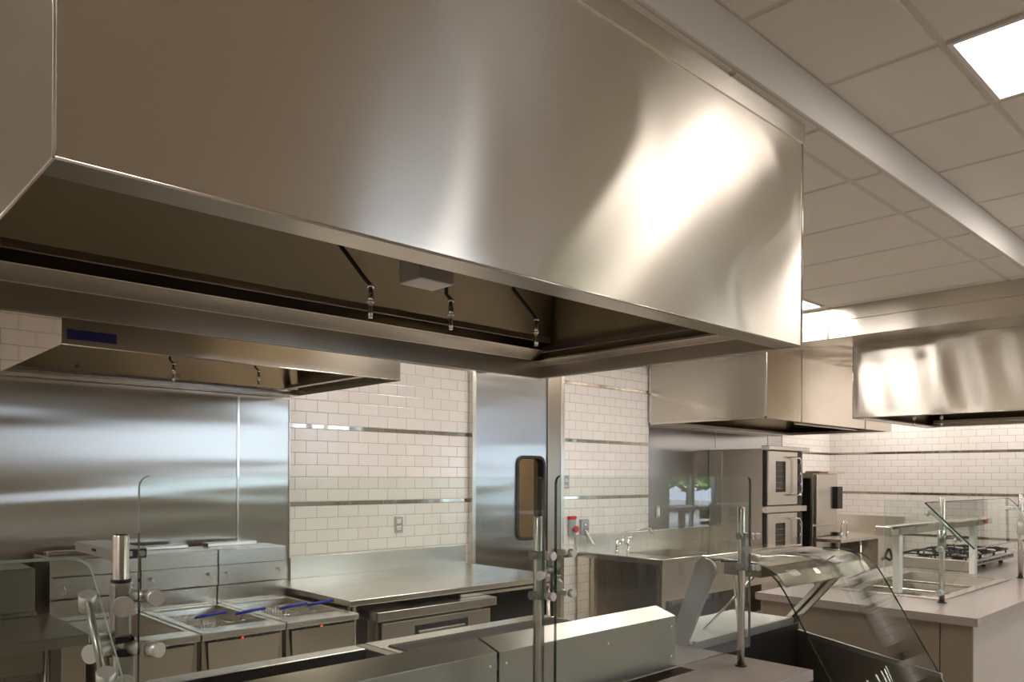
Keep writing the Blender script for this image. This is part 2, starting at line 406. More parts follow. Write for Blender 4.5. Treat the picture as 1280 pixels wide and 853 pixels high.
mb = MB(); strips(mb, 'x', 2.405, DX0, YW, .12); strips(mb, 'x', 4.946, 6.21, YW, .22); strips(mb, 'x', 8.9, XW, YW, .1)
struct('trim_4', mb, m_linr)
mb = MB(); strips(mb, 'y', 1.0, YW, XW, .05); struct('trim_5', mb, m_linr)

# ---- door
# gasketed vision window: rounded rectangle ring + glass
def rrect(x0, x1, z0, z1, r, n=6):
    pts = []
    for cx, cz, a0 in ((x1-r, z1-r, 0), (x0+r, z1-r, 90), (x0+r, z0+r, 180), (x1-r, z0+r, 270)):
        for k in range(n+1):
            a = math.radians(a0+90*k/n); pts.append((cx+r*math.cos(a), cz+r*math.sin(a)))
    return pts
def ring(mb, o, i, y0, y1, mi=0):
    n = len(o); v = [(p[0], y0, p[1]) for p in o] + [(p[0], y0, p[1]) for p in i] + [(p[0], y1, p[1]) for p in o] + [(p[0], y1, p[1]) for p in i]
    fs = []
    for k in range(n):
        j = (k+1) % n
        fs += [(k, j, n+j, n+k), (2*n+k, 3*n+k, 3*n+j, 2*n+j), (k, 2*n+k, 2*n+j, j), (n+k, n+j, 3*n+j, 3*n+k)]
    return mb.verts(v, fs, mi)
WX0, WX1, WZa, WZb = 4.405, 4.695, 1.00, 1.655

d = struct('door_1', ring(MB(), rrect(3.945, 4.742, .01, 2.36, .002), rrect(WX0, WX1, WZa, WZb, .055), YW-.035, YW+.010), m_door)
mb = MB().box(3.905, 3.945, YW-.05, YW+.12, 0, 2.42).box(4.925, 4.945, YW-.012, YW-.0, 0, 2.42).box(3.945, 4.745, YW-.05, YW+.12, 2.362, 2.42)
obj('door_frame', mb, m_st, d, .003)
obj('door_jamb', MB().box(4.745, 4.902, YW-.05, YW+.12, 0, 2.42), steel('jamb steel', (.40, .35, .29), .3), d, .003)
obj('jamb_edge', MB().box(4.902, 4.945, YW-.056, YW-.0, 0, 2.42), m_st, d, .003)
g_o = rrect(WX0-.022, WX1+.022, WZa-.022, WZb+.022, .075); g_i = rrect(WX0+.004, WX1-.004, WZa+.004, WZb-.004, .052)
obj('window_gasket', ring(MB(), g_o, g_i, YW-.052, YW+.02), m_rubber, d, .004)
n = len(g_i)
obj('window_pane', MB().verts([(p[0], YW-.012, p[1]) for p in g_i], [tuple(range(n))]), m_wglass, d)
obj('closer_bracket', MB().box(3.955, 4.06, YW-.075, YW-.035, 2.315, 2.355), m_greyp, d, .002)
obj('kick_plate', MB().box(3.96, 4.73, YW-.038, YW-.035, .03, .42), m_std, d)

# ================================================================== EXHAUST HOODS
def wavy_panel(mb, x0, x1, z0, z1, y, fn, nu=120, nv=40):
    mb.grid(lambda u, v: (x0+(x1-x0)*u, y - fn(u, v), z0+(z1-z0)*v), nu, nv)
    return mb
def bell(x): return math.exp(-x*x)
HX0, HX1, HY0, HY1, HZ0 = .32, 2.83, 1.385, 2.784, 2.0
h1 = thing('exhaust_hood', 'large near brushed steel island exhaust hood filling the upper part of the view', 'exhaust hood', ((HX0+HX1)/2, (HY0+HY1)/2, HZ0))
def dent1(u, v):
    L = HX1-HX0; x = HX0+u*L; z = HZ0 + v*(ZL-HZ0)
    e = min(1, u/.03, (1-u)/.03)
    env = math.sin(PI*min(1, max(0, v)))**.5
    g = lambda xc, w, a: a*math.exp(-((x-xc)/w)**2)
    s = g(1.98+.62*(z-2.35)+.05*math.sin(7*(z-2.1)), .17, .0050)
    s += g(1.13+.05*math.sin(5*(z-2.0)), .13, .0030)
    s += g(2.52-.20*math.cos(7*(z-2.15)), .08, .0022) + g(1.60+.22*math.sin(4.2*(z-2.25)), .07, .0018)
    return s*e*env
mb = MB(); wavy_panel(mb, HX0, HX1, HZ0, 2.768, HY0, dent1)
mb.verts([(HX0, HY0, HZ0), (HX1, HY0, HZ0), (HX1, HY0+.004, HZ0), (HX0, HY0+.004, HZ0)], [(0, 1, 2, 3)])
obj('front_panel', mb, m_hood, h1)
obj('top_trim', MB().box(HX0-.004, HX1+.012, HY0-.005, HY0+.004, 2.768, ZL-.002).box(HX0-.004, HX0, HY0+.004, HY1, 2.768, ZL-.002).box(HX1+.008, HX1+.012, HY0+.004, HY1+.004, 2.768, ZL-.002).box(HX0-.004, HX1+.012, HY1, HY1+.004, 2.768, ZL-.002), m_hood, h1, .001)
obj('left_end_panel', MB().grid(lambda u, v: (HX0 + .004*math.sin(2.6*u*PI+.7)*math.sin(PI*v), HY0+(HY1-HY0)*u, HZ0+(2.768-HZ0)*v), 40, 20), m_hood2, h1)
obj('right_end_panel', MB().box(HX1-.003, HX1, HY0, HY1, HZ0, 2.768), m_hood2, h1)
obj('rear_panel', MB().box(HX0, HX1, HY1-.003, HY1, HZ0, 2.768), m_hoodin, h1)
# bottom flange of the front, folded corner edges
obj('front_flange', MB().verts([(HX0+.003, HY0+.002, HZ0+.002), (HX1-.003, HY0+.002, HZ0+.002), (HX1-.003, HY0+.118, HZ0+.008), (HX0+.003, HY0+.118, HZ0+.008),
     (HX0+.003, HY0+.002, HZ0+.006), (HX1-.003, HY0+.002, HZ0+.006), (HX1-.003, HY0+.118, HZ0+.014), (HX0+.003, HY0+.118, HZ0+.014)],
     [(0, 3, 2, 1), (4, 5, 6, 7), (2, 3, 7, 6), (0, 1, 5, 4), (1, 2, 6, 5), (3, 0, 4, 7)]), m_flange, h1)
mb = MB()
for x in (HX0, HX1): mb.tube([(x, HY0, HZ0), (x, HY0, 2.768)], .0035, 8)
mb.tube([(HX0, HY0-.001, HZ0), (HX1, HY0-.001, HZ0)], .0035, 8); mb.tube([(HX0, HY0, HZ0), (HX0, HY1, HZ0)], .003, 8); mb.tube([(HX1, HY0, HZ0), (HX1, HY1, HZ0)], .003, 8)
obj('folded_edge', mb, m_ledge, h1)
# rear gutter: inner face, sloped ledge; the plenum behind it
mb = MB().prism([(HY1-.006, HZ0+.002), (HY1-.006, HZ0+.090), (HY1-.10, HZ0+.125), (HY1-.10, HZ0+.129), (HY1-.002, HZ0+.094), (HY1-.002, HZ0+.002)], 'X', HX0+.004, HX1-.004)
obj('rear_gutter', mb, m_st, h1, .0015)
# right end gutter
mb = MB().prism([(HX1-.006, HZ0+.002), (HX1-.006, HZ0+.062), (HX1-.05, HZ0+.080), (HX1-.05, HZ0+.084), (HX1-.002, HZ0+.066), (HX1-.002, HZ0+.002)], 'Y', HY0+.12, HY1-.006)
obj('end_gutter', mb, m_st, h1, .0015)
# sloped inner walls (liner) up to the plenum
zt = 2.62
mb = MB()
mb.verts([(HX0+.004, HY1-.14, HZ0+.165), (HX1-.07, HY1-.14, HZ0+.165), (HX1-.30, HY1-.42, zt), (HX0+.3, HY1-.42, zt)], [(0, 1, 2, 3)])
mb.verts([(HX1-.004, HY0+.004, HZ0+.10), (HX1-.004, HY1-.006, HZ0+.10), (HX1-.30, HY1-.42, zt), (HX1-.30, HY0+.2, zt)], [(0, 1, 2, 3)])
mb.verts([(HX0+.006, HY0+.004, HZ0+.02), (HX0+.006, HY1-.01, HZ0+.02), (HX0+.3, HY1-.42, zt), (HX0+.3, HY0+.2, zt)], [(0, 1, 2, 3)])
mb.verts([(HX0+.004, HY0+.008, HZ0+.02), (HX1-.004, HY0+.008, HZ0+.02), (HX1-.30, HY0+.2, zt), (HX0+.3, HY0+.2, zt)], [(0, 1, 2, 3)])
mb.verts([(HX0+.3, HY0+.2, zt), (HX1-.3, HY0+.2, zt), (HX1-.3, HY1-.42, zt), (HX0+.3, HY1-.42, zt)], [(0, 1, 2, 3)])
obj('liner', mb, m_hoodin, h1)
obj('liner_lip', MB().box(HX0+.01, HX1-.07, HY1-.152, HY1-.138, HZ0+.155, HZ0+.183).box(HX1-.078, HX1-.064, HY0+.12, HY1-.10, HZ0+.115, HZ0+.14), m_std, h1, .002)
obj('gutter_cavity', MB().box(HX0+.01, HX1-.02, HY1-.1, HY1-.01, HZ0+.19, HZ0+.2), m_gapshade, h1)  # near-black sheet painting the shadow in the gutter slot
# fire-suppression nozzles
def nozzle(parent, x, y, z, start, s=1.0, name='nozzle'):
    o = obj(name, MB().tube([start, (x-.02*s, y, z+.115*s), (x, y, z+.10*s), (x, y, z+.07*s)], .0065*s, 10), m_iron, parent)
    b = MB().tube([(x, y, z+.078*s), (x, y, z+.045*s)], [.009*s, .009*s], 6).tube([(x, y, z+.045*s), (x, y, z+.028*s), (x, y, z+.018*s), (x, y, z)], [.0055*s, .0055*s, .008*s, .0065*s], 12).tube([(x, y, z+.052*s), (x, y, z+.047*s)], .0115*s, 12).tube([(x, y, z+.1*s), (x, y, z+.092*s)], .0105*s, 12)
    obj('nozzle_tip', b, m_chrome, o)
nozzle(h1, 1.309, 2.0, 1.978, (1.19, 2.0, 2.19))
nozzle(h1, 1.62, 2.0, 1.984, (1.615, 2.0, 2.4))
nozzle(h1, 2.02, 2.0, 1.978, (1.90, 2.0, 2.17))
obj('junction_box', MB().box(1.251, 1.369, 1.675, 1.772, 2.03, 2.17), m_warm, h1, .003)
obj('junction_conduit', MB().tube([(1.235, 1.66, 2.085), (1.255, 1.62, 2.2), (1.255, 1.62, 2.5)], .008, 10).tube([(1.30, 1.75, 2.14), (1.30, 1.75, 2.6)], .01, 10), m_iron, h1)

def wall_hood(name, label, x0, x1, y0, y1, z0, z1, mat, matL, waves=None, seams=()):
    t = thing(name, label, 'exhaust hood', ((x0+x1)/2, (y0+y1)/2, z0))
    fn = waves or (lambda u, v: .0014*math.sin(9*u+3*v)*math.sin(PI*u))
    mb = MB(); mb.grid(lambda u, v: (x0+(x1-x0)*u, y0-fn(u, v)*1.0, z0+(z1-z0)*v), 60, 16); mb.box(x0, x1, y0+.001, y0+.004, z0, z0+.01)
    obj('front_panel', mb, mat, t)
    return t
# --- wall hood over the fryers
h2 = wall_hood('exhaust_hood', 'steel wall exhaust hood over the row of fryers, navy label at its left end', .80, 2.37, 3.34, 4.56, 2.0, ZL-.002, m_hood2, m_mirror)
obj('left_end_panel', MB().box(.80, .803, 3.34, 4.56, 2.0, ZL-.002), m_mirror, h2)
obj('right_end_panel', MB().box(2.367, 2.37, 3.34, 4.56, 2.0, ZL-.002), m_hood2, h2)
obj('data_label', MB().box(.818, .995, 3.337, 3.3395, 2.022, 2.060), m_navy, h2)
mb = MB()
mb.verts([(.803, 3.36, 2.01), (2.367, 3.36, 2.01), (2.10, 3.6, 2.45), (1.0, 3.6, 2.45)], [(0, 1, 2, 3)])
mb.verts([(.803, 4.40, 2.03), (2.36, 4.40, 2.03), (2.10, 4.0, 2.45), (1.0, 4.0, 2.45)], [(0, 1, 2, 3)])
mb.verts([(2.364, 3.36, 2.01), (2.364, 4.5, 2.03), (2.10, 4.0, 2.45), (2.10, 3.6, 2.45)], [(0, 1, 2, 3)])
mb.verts([(.806, 3.36, 2.01), (.806, 4.5, 2.03), (1.0, 4.0, 2.45), (1.0, 3.6, 2.45)], [(0, 1, 2, 3)])
mb.verts([(1.0, 3.6, 2.45), (2.1, 3.6, 2.45), (2.1, 4.0, 2.45), (1.0, 4.0, 2.45)], [(0, 1, 2, 3)])
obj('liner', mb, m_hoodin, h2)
for x in (1.12, 1.62): obj('filter_seam', MB().box(x-.007, x+.007, 4.37, 4.383, 2.04, 2.10), m_std, h2)
obj('grease_gutter', MB().box(.803, 2.367, 4.42, 4.56, 1.998, 2.02).box(2.26, 2.30, 3.5, 4.45, 2.03, 2.05), m_st, h2, .002)
mb = MB().tube([(.80, 3.34, 2.0), (2.37, 3.34, 2.0), (2.37, 4.56, 2.0)], .003, 8)
obj('folded_edge', mb, m_ledge, h2)
for i, x in enumerate((1.44, 1.86)): nozzle(h2, x, 3.95 if i == 0 else 3.90, 1.966, (x, 3.95 if i == 0 else 3.9, 2.3), .9)

# --- far hood over the ovens
HA = (6.20, 8.95, 3.34, 4.58, 2.015, 2.606)
def wavesA(u, v): return .003*math.sin(8*u+1.5*v)*math.sin(PI*u)*math.sin(PI*v)**.5
h3 = wall_hood('exhaust_hood', 'brushed steel wall exhaust hood hanging above the stacked convection ovens', *HA, m_hood, m_hood2, wavesA)
obj('left_end_panel', MB().grid(lambda u, v: (HA[0] - .003*math.sin(PI*u)*math.sin(PI*v), HA[2]+(HA[3]-HA[2])*u, HA[4]+(HA[5]-HA[4])*v), 30, 12), m_hood2, h3)
obj('end_frame', MB().box(HA[0]-.008, HA[0]-.001, HA[2], HA[2]+.022, HA[4], HA[5]).box(HA[0]-.008, HA[0]-.001, HA[3]-.02, HA[3], HA[4], HA[5]).box(HA[0]-.008, HA[0]-.001, HA[2], HA[3], HA[4], HA[4]+.022), m_ledge, h3, .003)
for x in (6.83, 8.25): obj('panel_seam', MB().box(x-.003, x+.003, HA[2]-.005, HA[2]-.0005, HA[4], HA[5]), m_ledge, h3)
mb = MB()
z0 = HA[4]
mb.verts([(HA[0]+.01, HA[3]-.02, z0+.01), (HA[1]-.01, HA[3]-.02, z0+.01), (HA[1]-.3, HA[3]-.5, z0+.35), (HA[0]+.3, HA[3]-.5, z0+.35)], [(0, 1, 2, 3)])
mb.verts([(HA[0]+.01, HA[2]+.02, z0+.01), (HA[1]-.01, HA[2]+.02, z0+.01), (HA[1]-.3, HA[2]+.3, z0+.35), (HA[0]+.3, HA[2]+.3, z0+.35)], [(0, 1, 2, 3)])
mb.verts([(HA[1]-.01, HA[2]+.02, z0+.01), (HA[1]-.01, HA[3]-.02, z0+.01), (HA[1]-.3, HA[3]-.5, z0+.35), (HA[1]-.3, HA[2]+.3, z0+.35)], [(0, 1, 2, 3)])
mb.verts([(HA[0]+.01, HA[2]+.02, z0+.01), (HA[0]+.01, HA[3]-.02, z0+.01), (HA[0]+.3, HA[3]-.5, z0+.35), (HA[0]+.3, HA[2]+.3, z0+.35)], [(0, 1, 2, 3)])
mb.box(HA[0]+.3, HA[1]-.3, HA[2]+.3, HA[3]-.5, z0+.35, z0+.36)
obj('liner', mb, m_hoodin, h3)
obj('grease_gutter', MB().box(HA[0]+.01, HA[1]-.01, HA[3]-.12, HA[3]-.005, z0-.004, z0+.03).box(HA[1]-.10, HA[1]-.01, HA[2]+.03, HA[3]-.12, z0+.0, z0+.03).box(7.2, 8.6, HA[2]+.22, HA[2]+.26, z0+.01, z0+.04), m_st, h3, .002)
# --- right-hand far hood
HB = (6.50, 8.24, .3, 2.735, 2.0, 2.604)
h4 = thing('exhaust_hood', 'brushed steel exhaust hood at the right over the range, with mirror-like wavy reflections', 'exhaust hood', (7.37, 1.5, 2.0))
def wavesB(u, v):
    y = HB[2]+(HB[3]-HB[2])*u
    s = .0045*math.sin(2*PI*(2.735-y)/.55+.4) + .0035*math.sin(2*PI*(2.735-y)/.31 + 2.2*v)
    return s*math.sin(PI*min(1, max(0, v)))**.4*min(1, (2.735-y)/.05, (y-.3)/.05)
obj('front_panel', MB().grid(lambda u, v: (HB[0]-wavesB(u, v), HB[2]+(HB[3]-HB[2])*u, HB[4]+(HB[5]-HB[4])*v), 160, 24), m_hood2, h4)
obj('left_end_panel', MB().box(HB[0], HB[1], HB[3]-.003, HB[3], HB[4], HB[5]), m_hood2, h4)
obj('rear_panel', MB().box(HB[1]-.003, HB[1], HB[2], HB[3], HB[4], HB[5]), m_hoodin, h4)
obj('right_end_panel', MB().box(HB[0], HB[1], HB[2], HB[2]+.003, HB[4], HB[5]), m_hood2, h4)
mb = MB()
mb.verts([(HB[0]+.02, HB[2]+.02, 2.01), (HB[0]+.02, HB[3]-.02, 2.01), (HB[0]+.3, HB[3]-.3, 2.4), (HB[0]+.3, HB[2]+.3, 2.4)], [(0, 1, 2, 3)])
mb.verts([(HB[1]-.02, HB[2]+.02, 2.06), (HB[1]-.02, HB[3]-.02, 2.06), (HB[1]-.3, HB[3]-.3, 2.4), (HB[1]-.3, HB[2]+.3, 2.4)], [(0, 1, 2, 3)])
mb.verts([(HB[0]+.02, HB[3]-.02, 2.01), (HB[1]-.02, HB[3]-.02, 2.01), (HB[1]-.3, HB[3]-.3, 2.4), (HB[0]+.3, HB[3]-.3, 2.4)], [(0, 1, 2, 3)])
mb.verts([(HB[0]+.3, HB[2]+.3, 2.4), (HB[1]-.3, HB[2]+.3, 2.4), (HB[1]-.3, HB[3]-.3, 2.4), (HB[0]+.3, HB[3]-.3, 2.4)], [(0, 1, 2, 3)])
obj('liner', mb, m_hoodin, h4)
obj('grease_gutter', MB().box(HB[1]-.11, HB[1]-.004, HB[2]+.01, HB[3]-.01, 2.0, 2.03).box(HB[1]-.15, HB[1]-.13, HB[2]+.1, HB[3]-.1, 2.03, 2.06).box(HB[0]+.004, HB[0]+.09, HB[2]+.01, HB[3]-.01, 2.002, 2.01).box(HB[0]+.01, HB[1]-.01, HB[3]-.10, HB[3]-.004, 2.0, 2.012), m_st, h4, .002)
obj('folded_edge', MB().tube([(HB[0], HB[2], 2.0), (HB[0], HB[3], 2.0), (HB[1], HB[3], 2.0)], .004, 8).tube([(HB[0], HB[3], 2.0), (HB[0], HB[3], 2.6)], .004, 8), m_ledge, h4)
for y, x in ((2.38, 6.86), (2.20, 6.95)):
    nozzle(h4, x, y, 1.935, (x, y, 2.4), 1.3)

# ================================================================== WALL PANELS
sp = thing('wall_panel', 'tall wavy brushed steel splash panel on the wall behind the fryers', 'wall panel', (1.2, YW-.01, .6))
obj('sheet', MB().box(-.2, 2.055, YW-.006, YW-.001, .6, 1.995).box(2.067, 2.402, YW-.006, YW-.001, .6, 1.995), m_splash, sp)
obj('joint_strip', MB().box(2.053, 2.069, YW-.010, YW-.006, .6, 1.995).box(2.395, 2.404, YW-.012, YW-.001, .6, 1.995).box(-.2, 2.402, YW-.010, YW-.006, 1.988, 1.997), m_ledge, sp, .001)
sp2 = thing('wall_panel', 'brushed steel wall panel behind the stacked ovens, beside the hand sink', 'wall panel', (7.5, YW-.01, .6))
obj('sheet', MB().box(6.215, 7.405, YW-.006, YW-.001, .6, 2.03).box(7.415, 8.55, YW-.006, YW-.001, .6, 2.03).box(8.56, 8.893, YW-.006, YW-.001, .6, 2.03), steel('oven wall panel steel', (.46, .46, .47), .18, .5, .5, .006, (.5, .5, 2.5), seed=1.1), sp2)
obj('joint_strip', MB().box(7.403, 7.417, YW-.010, YW-.006, .6, 2.03).box(8.548, 8.562, YW-.010, YW-.006, .6, 2.03).box(8.885, 8.897, YW-.010, YW-.001, .6, 2.03), m_ledge, sp2, .001)

# ---- small fittings on the back wall
def plate(name, label, cat, x0, x1, z0, z1, mat, y=YW, th=.006):
    t = thing(name, label, cat, ((x0+x1)/2, y, z0))
    obj('plate', MB().box(x0, x1, y-th, y-.0005, z0, z1), mat, t, .0015)
    return t
def outlet(x, z, label, y=YW):
    t = plate('power_outlet', label, 'power outlet', x-.036, x+.036, z-.06, z+.06, m_st, y)
    mb = MB()
    for dz in (-.025, .025): mb.prism(rrect(x-.017, x+.017, z+dz-.015, z+dz+.015, .006, 3), 'Y', y-.009, y-.005)
    rc = obj('receptacle', mb, m_white, t)
    for dz in (-.025, .025): obj('slots', MB().box(x-.008, x-.005, y-.0095, y-.009, z+dz-.004, z+dz+.006).box(x+.005, x+.008, y-.0095, y-.009, z+dz-.004, z+dz+.006).box(x-.002, x+.002, y-.0095, y-.009, z+dz-.011, z+dz-.007), m_black, rc)
    return t
outlet(3.253, 1.155, 'steel power outlet on the white tile above the worktable')
o2 = plate('light_switch', 'white wall switch on the steel panel between sink and ovens', 'light switch', 6.325, 6.395, 1.10, 1.225, m_st, YW-.006)
obj('rocker', MB().box(6.348, 6.378, YW-.022, YW-.012, 1.125, 1.20), m_white, o2, .002)
sg = plate('room_sign', 'small grey room sign with raised figure on tile right of the swing door', 'sign', 4.962, 5.060, 1.40, 1.515, m_greyp)
obj('raised_figure', MB().prism([(4.985+.012*math.cos(a*PI/6), 1.487+.012*math.sin(a*PI/6)) for a in range(12)], 'Y', YW-.009, YW-.006).box(4.978, 4.992, YW-.009, YW-.006, 1.44, 1.472).box(5.01, 5.045, YW-.009, YW-.006, 1.46, 1.47).box(5.01, 5.035, YW-.009, YW-.006, 1.475, 1.485).box(4.98, 5.04, YW-.009, YW-.006, 1.418, 1.426), m_white, sg)
sw = plate('light_switch', 'white light switch on tile beside the steel door frame', 'light switch', 4.958, 5.018, .965, 1.10, m_white)
obj('toggle', MB().box(4.982, 4.994, YW-.018, YW-.006, 1.02, 1.045), m_white, sw, .002)
eb = plate('emergency_stop', 'emergency stop with round red button and red header beside the sink', 'emergency stop', 5.045, 5.125, .985, 1.13, m_greyp, YW, .03)
obj('header', MB().box(5.042, 5.128, YW-.034, YW-.001, 1.128, 1.158), m_red, eb, .002)
obj('collar', MB().tube([(5.095, YW-.03, 1.045), (5.095, YW-.042, 1.045)], .026, 20), m_chrome, eb)
obj('button', MB().tube([(5.098, YW-.042, 1.045), (5.098, YW-.06, 1.045), (5.098, YW-.068, 1.045)], [.024, .030, .024], 20), m_red, eb)
pb = plate('pull_station', 'grey wall control box with a hanging white tag beside the sink', 'control box', 5.20, 5.30, 1.0, 1.125, m_greyp, YW, .03)
obj('knob', MB().tube([(5.25, YW-.03, 1.075), (5.25, YW-.045, 1.075)], [.016, .012], 14).box(5.22, 5.28, YW-.036, YW-.03, 1.03, 1.045), m_chrome, pb)
obj('tag', MB().verts([(5.235, YW-.034, 1.04), (5.265, YW-.034, 1.03), (5.345, YW-.06, .90), (5.315, YW-.06, .905), (5.235, YW-.032, 1.04), (5.265, YW-.032, 1.03), (5.345, YW-.058, .90), (5.315, YW-.058, .905)], [(0, 1, 2, 3), (7, 6, 5, 4), (0, 4, 5, 1), (1, 5, 6, 2), (2, 6, 7, 3), (3, 7, 4, 0)]), m_white, pb)

# ================================================================== FRYER LINE
def leg4(t, x0, x1, y0, y1, z, r=.018, mat=None):
    for x in (x0, x1):
        for y in (y0, y1): obj('leg', MB().tube([(x, y, 0), (x, y, .03), (x, y, z)], [r*.7, r, r], 12), mat or m_st, t)
FZ = .80; FY0, FY1 = 3.43, 4.22
def fryer(x0, label):
    x1 = x0+.403
    t = thing('deep_fryer', label, 'deep fryer', ((x0+x1)/2, (FY0+YW)/2, 0), 'deep fryers in a row')
    obj('cabinet', MB().box(x0+.003, x1-.003, FY0+.02, 4.50, .12, .60).box(x0+.003, x0+.006, FY0+.03, 4.50, .6, FZ-.02).box(x1-.006, x1-.003, FY0+.03, 4.5, .6, FZ-.02), m_stf, t)
    leg4(t, x0+.05, x1-.05, FY0+.08, 4.4, .12)
    # rolled front lip and top surround with the tank opening
    a, b, c, d_ = x0+.045, x1-.03, FY0+.12, FY1-.06
    mb = MB().box(x0+.002, x1-.002, FY0-.01, c, FZ-.032, FZ).box(x0+.002, a, c, FY1, FZ-.02, FZ).box(b, x1-.002, c, FY1, FZ-.02, FZ).box(a, b, d_, FY1, FZ-.02, FZ)
    obj('top_deck', mb, m_st, t, .005)
    mb = MB()
    mb.verts([(a, c, FZ-.01), (b, c, FZ-.01), (b, d_, FZ-.01), (a, d_, FZ-.01), (a+.01, c+.10, .64), (b-.01, c+.10, .64), (b-.01, d_-.02, .62), (a+.01, d_-.02, .62)], [(0, 1, 5, 4), (1, 2, 6, 5), (2, 3, 7, 6), (3, 0, 4, 7), (4, 5, 6, 7)])
    obj('tank', mb, m_st, t)
    obj('control_panel', MB().verts([(x0+.03, FY0-.004, FZ-.045), (x1-.03, FY0-.004, FZ-.045), (x1-.045, FY0+.012, .55), (x0+.045, FY0+.012, .55)] , [(0, 3, 2, 1)]).box(x0+.01, x1-.01, FY0+.015, FY0+.02, .50, FZ-.03), m_stf, t)
    mb = MB()
    for k in range(11): mb.box(x0+.03+k*.032, x0+.054+k*.032, FY0-.006, FY0+.01, FZ-.042, FZ-.036)
    obj('vent_slots', mb, m_black, t)
    obj('indicator_lamp', MB().tube([(x0+.19, FY0-.008, FZ-.040), (x0+.19, FY0, FZ-.040)], .004, 10), m_led, t)
    obj('door', MB().box(x0+.012, x1-.012, FY0-.004, FY0+.018, .14, .49), m_st, t, .003)
    # backguard: lower bright strip, panel with keyholes, upper panel, flue top
    obj('lower_backsplash', MB().box(x0+.002, x1-.002, FY1-.002, 4.50, FZ, .893), m_stf, t, .002)
    mb = MB().box(x0+.001, x1-.001, FY1-.018, 4.50, .900, 1.005); mb.box(x0+.001, x1-.001, FY1-.014, 4.50, 1.007, 1.092)
    mb.box(x0+.03, x1-.08, 4.42, 4.50, 1.092, 1.112)
    obj('backguard', mb, m_st, t, .003)
    for xx in (x0+.045, x1-.055):
        k = MB().tube([(xx, FY1-.018, .965), (xx, FY1-.034, .965)], .0075, 10).tube([(xx+.004, FY1-.034, .965), (xx+.014, FY1-.032, .945), (xx+.012, FY1-.032, .928), (xx-.002, FY1-.032, .924)], .0022, 6)
        obj('basket_hanger', k, m_chrome, t)
    return t
fryers = [fryer(.968, 'left deep fryer of the three, next to the dark worktable'),
          fryer(1.373, 'middle deep fryer of three, between the two other fryers'),
          fryer(1.778, 'right-hand deep fryer of three, against the steel worktable')]
def basket(x, y, ang, label):
    t = thing('fry_basket', label, 'fry basket', (x, y, .66), 'fry baskets in the fryers')
    c, s = math.cos(ang), math.sin(ang)
    w, l = .065, .15
    mb = MB()
    X0, Y0, Z0 = x, y+.24, .68
    for k in range(9):
        a = -w + 2*w*k/8
        mb.tube([(X0+a, Y0-l, .775), (X0+a, Y0-l+.01, .67), (X0+a, Y0+l-.01, .67), (X0+a, Y0+l, .775)], .0012, 4)
    for k in range(13):
        b = -l + 2*l*k/12
        mb.tube([(X0-w, Y0+b, .775), (X0-w, Y0+b, .67), (X0+w, Y0+b, .67), (X0+w, Y0+b, .775)], .0012, 4)
    for z in (.775, .74, .705):
        mb.tube([(X0-w, Y0-l, z), (X0+w, Y0-l, z), (X0+w, Y0+l, z), (X0-w, Y0+l, z), (X0-w, Y0-l, z)], .0025 if z > .77 else .0014, 6)
    obj('wire_basket', mb, m_chrome, t)
    P0 = (X0, Y0-l, .775); P1 = (X0-.01, Y0-l-.03, .805)
    P2 = (x-.075, y-.035, .832); P3 = (x+.085, y+.0, .838)
    obj('handle_shank', MB().tube([P0, P1, (x-.04, y-.0, .825)], .004, 8), m_chrome, t)
    obj('blue_grip', MB().tube([(x-.07, y-.01, .829), (x+.0, y, .834), (x+.09, y+.01, .838)], [.006, .008, .007], 10), m_blue, t, label='blue coated grip')
basket(1.515, 3.69, 0, 'wire fry basket with blue grip in the middle fryer')
basket(1.70, 3.66, 0, 'wire fry basket with blue grip across the gap between middle and right fryer')
basket(1.93, 3.66, 0, 'wire fry basket with blue grip in the left half of the right fryer')
basket(2.085, 3.66, 0, 'wire fry basket with blue grip nearest the steel worktable')

# timer / holding box on top of the backguard
bx = thing('food_warmer', 'flat grey steel box with black knob panel resting on the fryer backguard and jutting forward', 'food warmer', (1.2, 4.1, 1.112))
obj('housing', MB().box(1.12, 1.27, 3.812, 4.40, 1.1125, 1.162), m_warm, bx, .003)
obj('knob_panel', MB().box(1.13, 1.268, 3.804, 3.812, 1.117, 1.158), m_black, bx, .001)
obj('knob', MB().tube([(1.245, 3.804, 1.138), (1.245, 3.788, 1.138)], [.016, .014], 18), m_chrome, bx)
obj('display', MB().box(1.165, 1.205, 3.801, 3.804, 1.126, 1.15), m_greyp, bx)
obj('side_slot', MB().box(1.117, 1.12, 4.05, 4.11, 1.135, 1.147), m_black, bx)

# ---- steel worktable at the far left with its backsplash
wt = thing('worktable', 'dark reflecting steel worktable with backsplash at the far left, left of the fryers', 'worktable', (.4, 3.9, 0))
obj('tabletop', MB().box(-.4, .957, 3.545, 4.20, .795, .84).box(-.4, .90, 4.16, 4.20, .84, .86), m_std, wt, .003)
obj('backsplash', MB().box(-.4, .90, 4.20, 4.56, .80, 1.06), m_std, wt, .004)
obj('front_apron', MB().box(-.4, .80, 3.60, 3.62, .70, .795), m_std, wt, .002)
obj('side_panel', MB().box(.86, .95, 3.57, 3.60, .05, .795).box(.94, .95, 3.60, 4.18, .05, .795), m_stf, wt, .002)
for x in (-.3, .82): obj('leg', MB().tube([(x, 3.64, 0), (x, 3.64, .795)], .02, 12), m_st, wt)
obj('shelf', MB().box(-.38, .84, 3.65, 4.15, .30, .33), m_std, wt, .002)
obj('drawer', MB().box(-.35, .76, 3.585, 3.60, .42, .67).box(-.3, .70, 3.575, 3.585, .645, .66), m_std, wt, .003)
obj('end_post', MB().box(.958, .966, 4.19, 4.50, .80, 1.10), m_stf, wt)

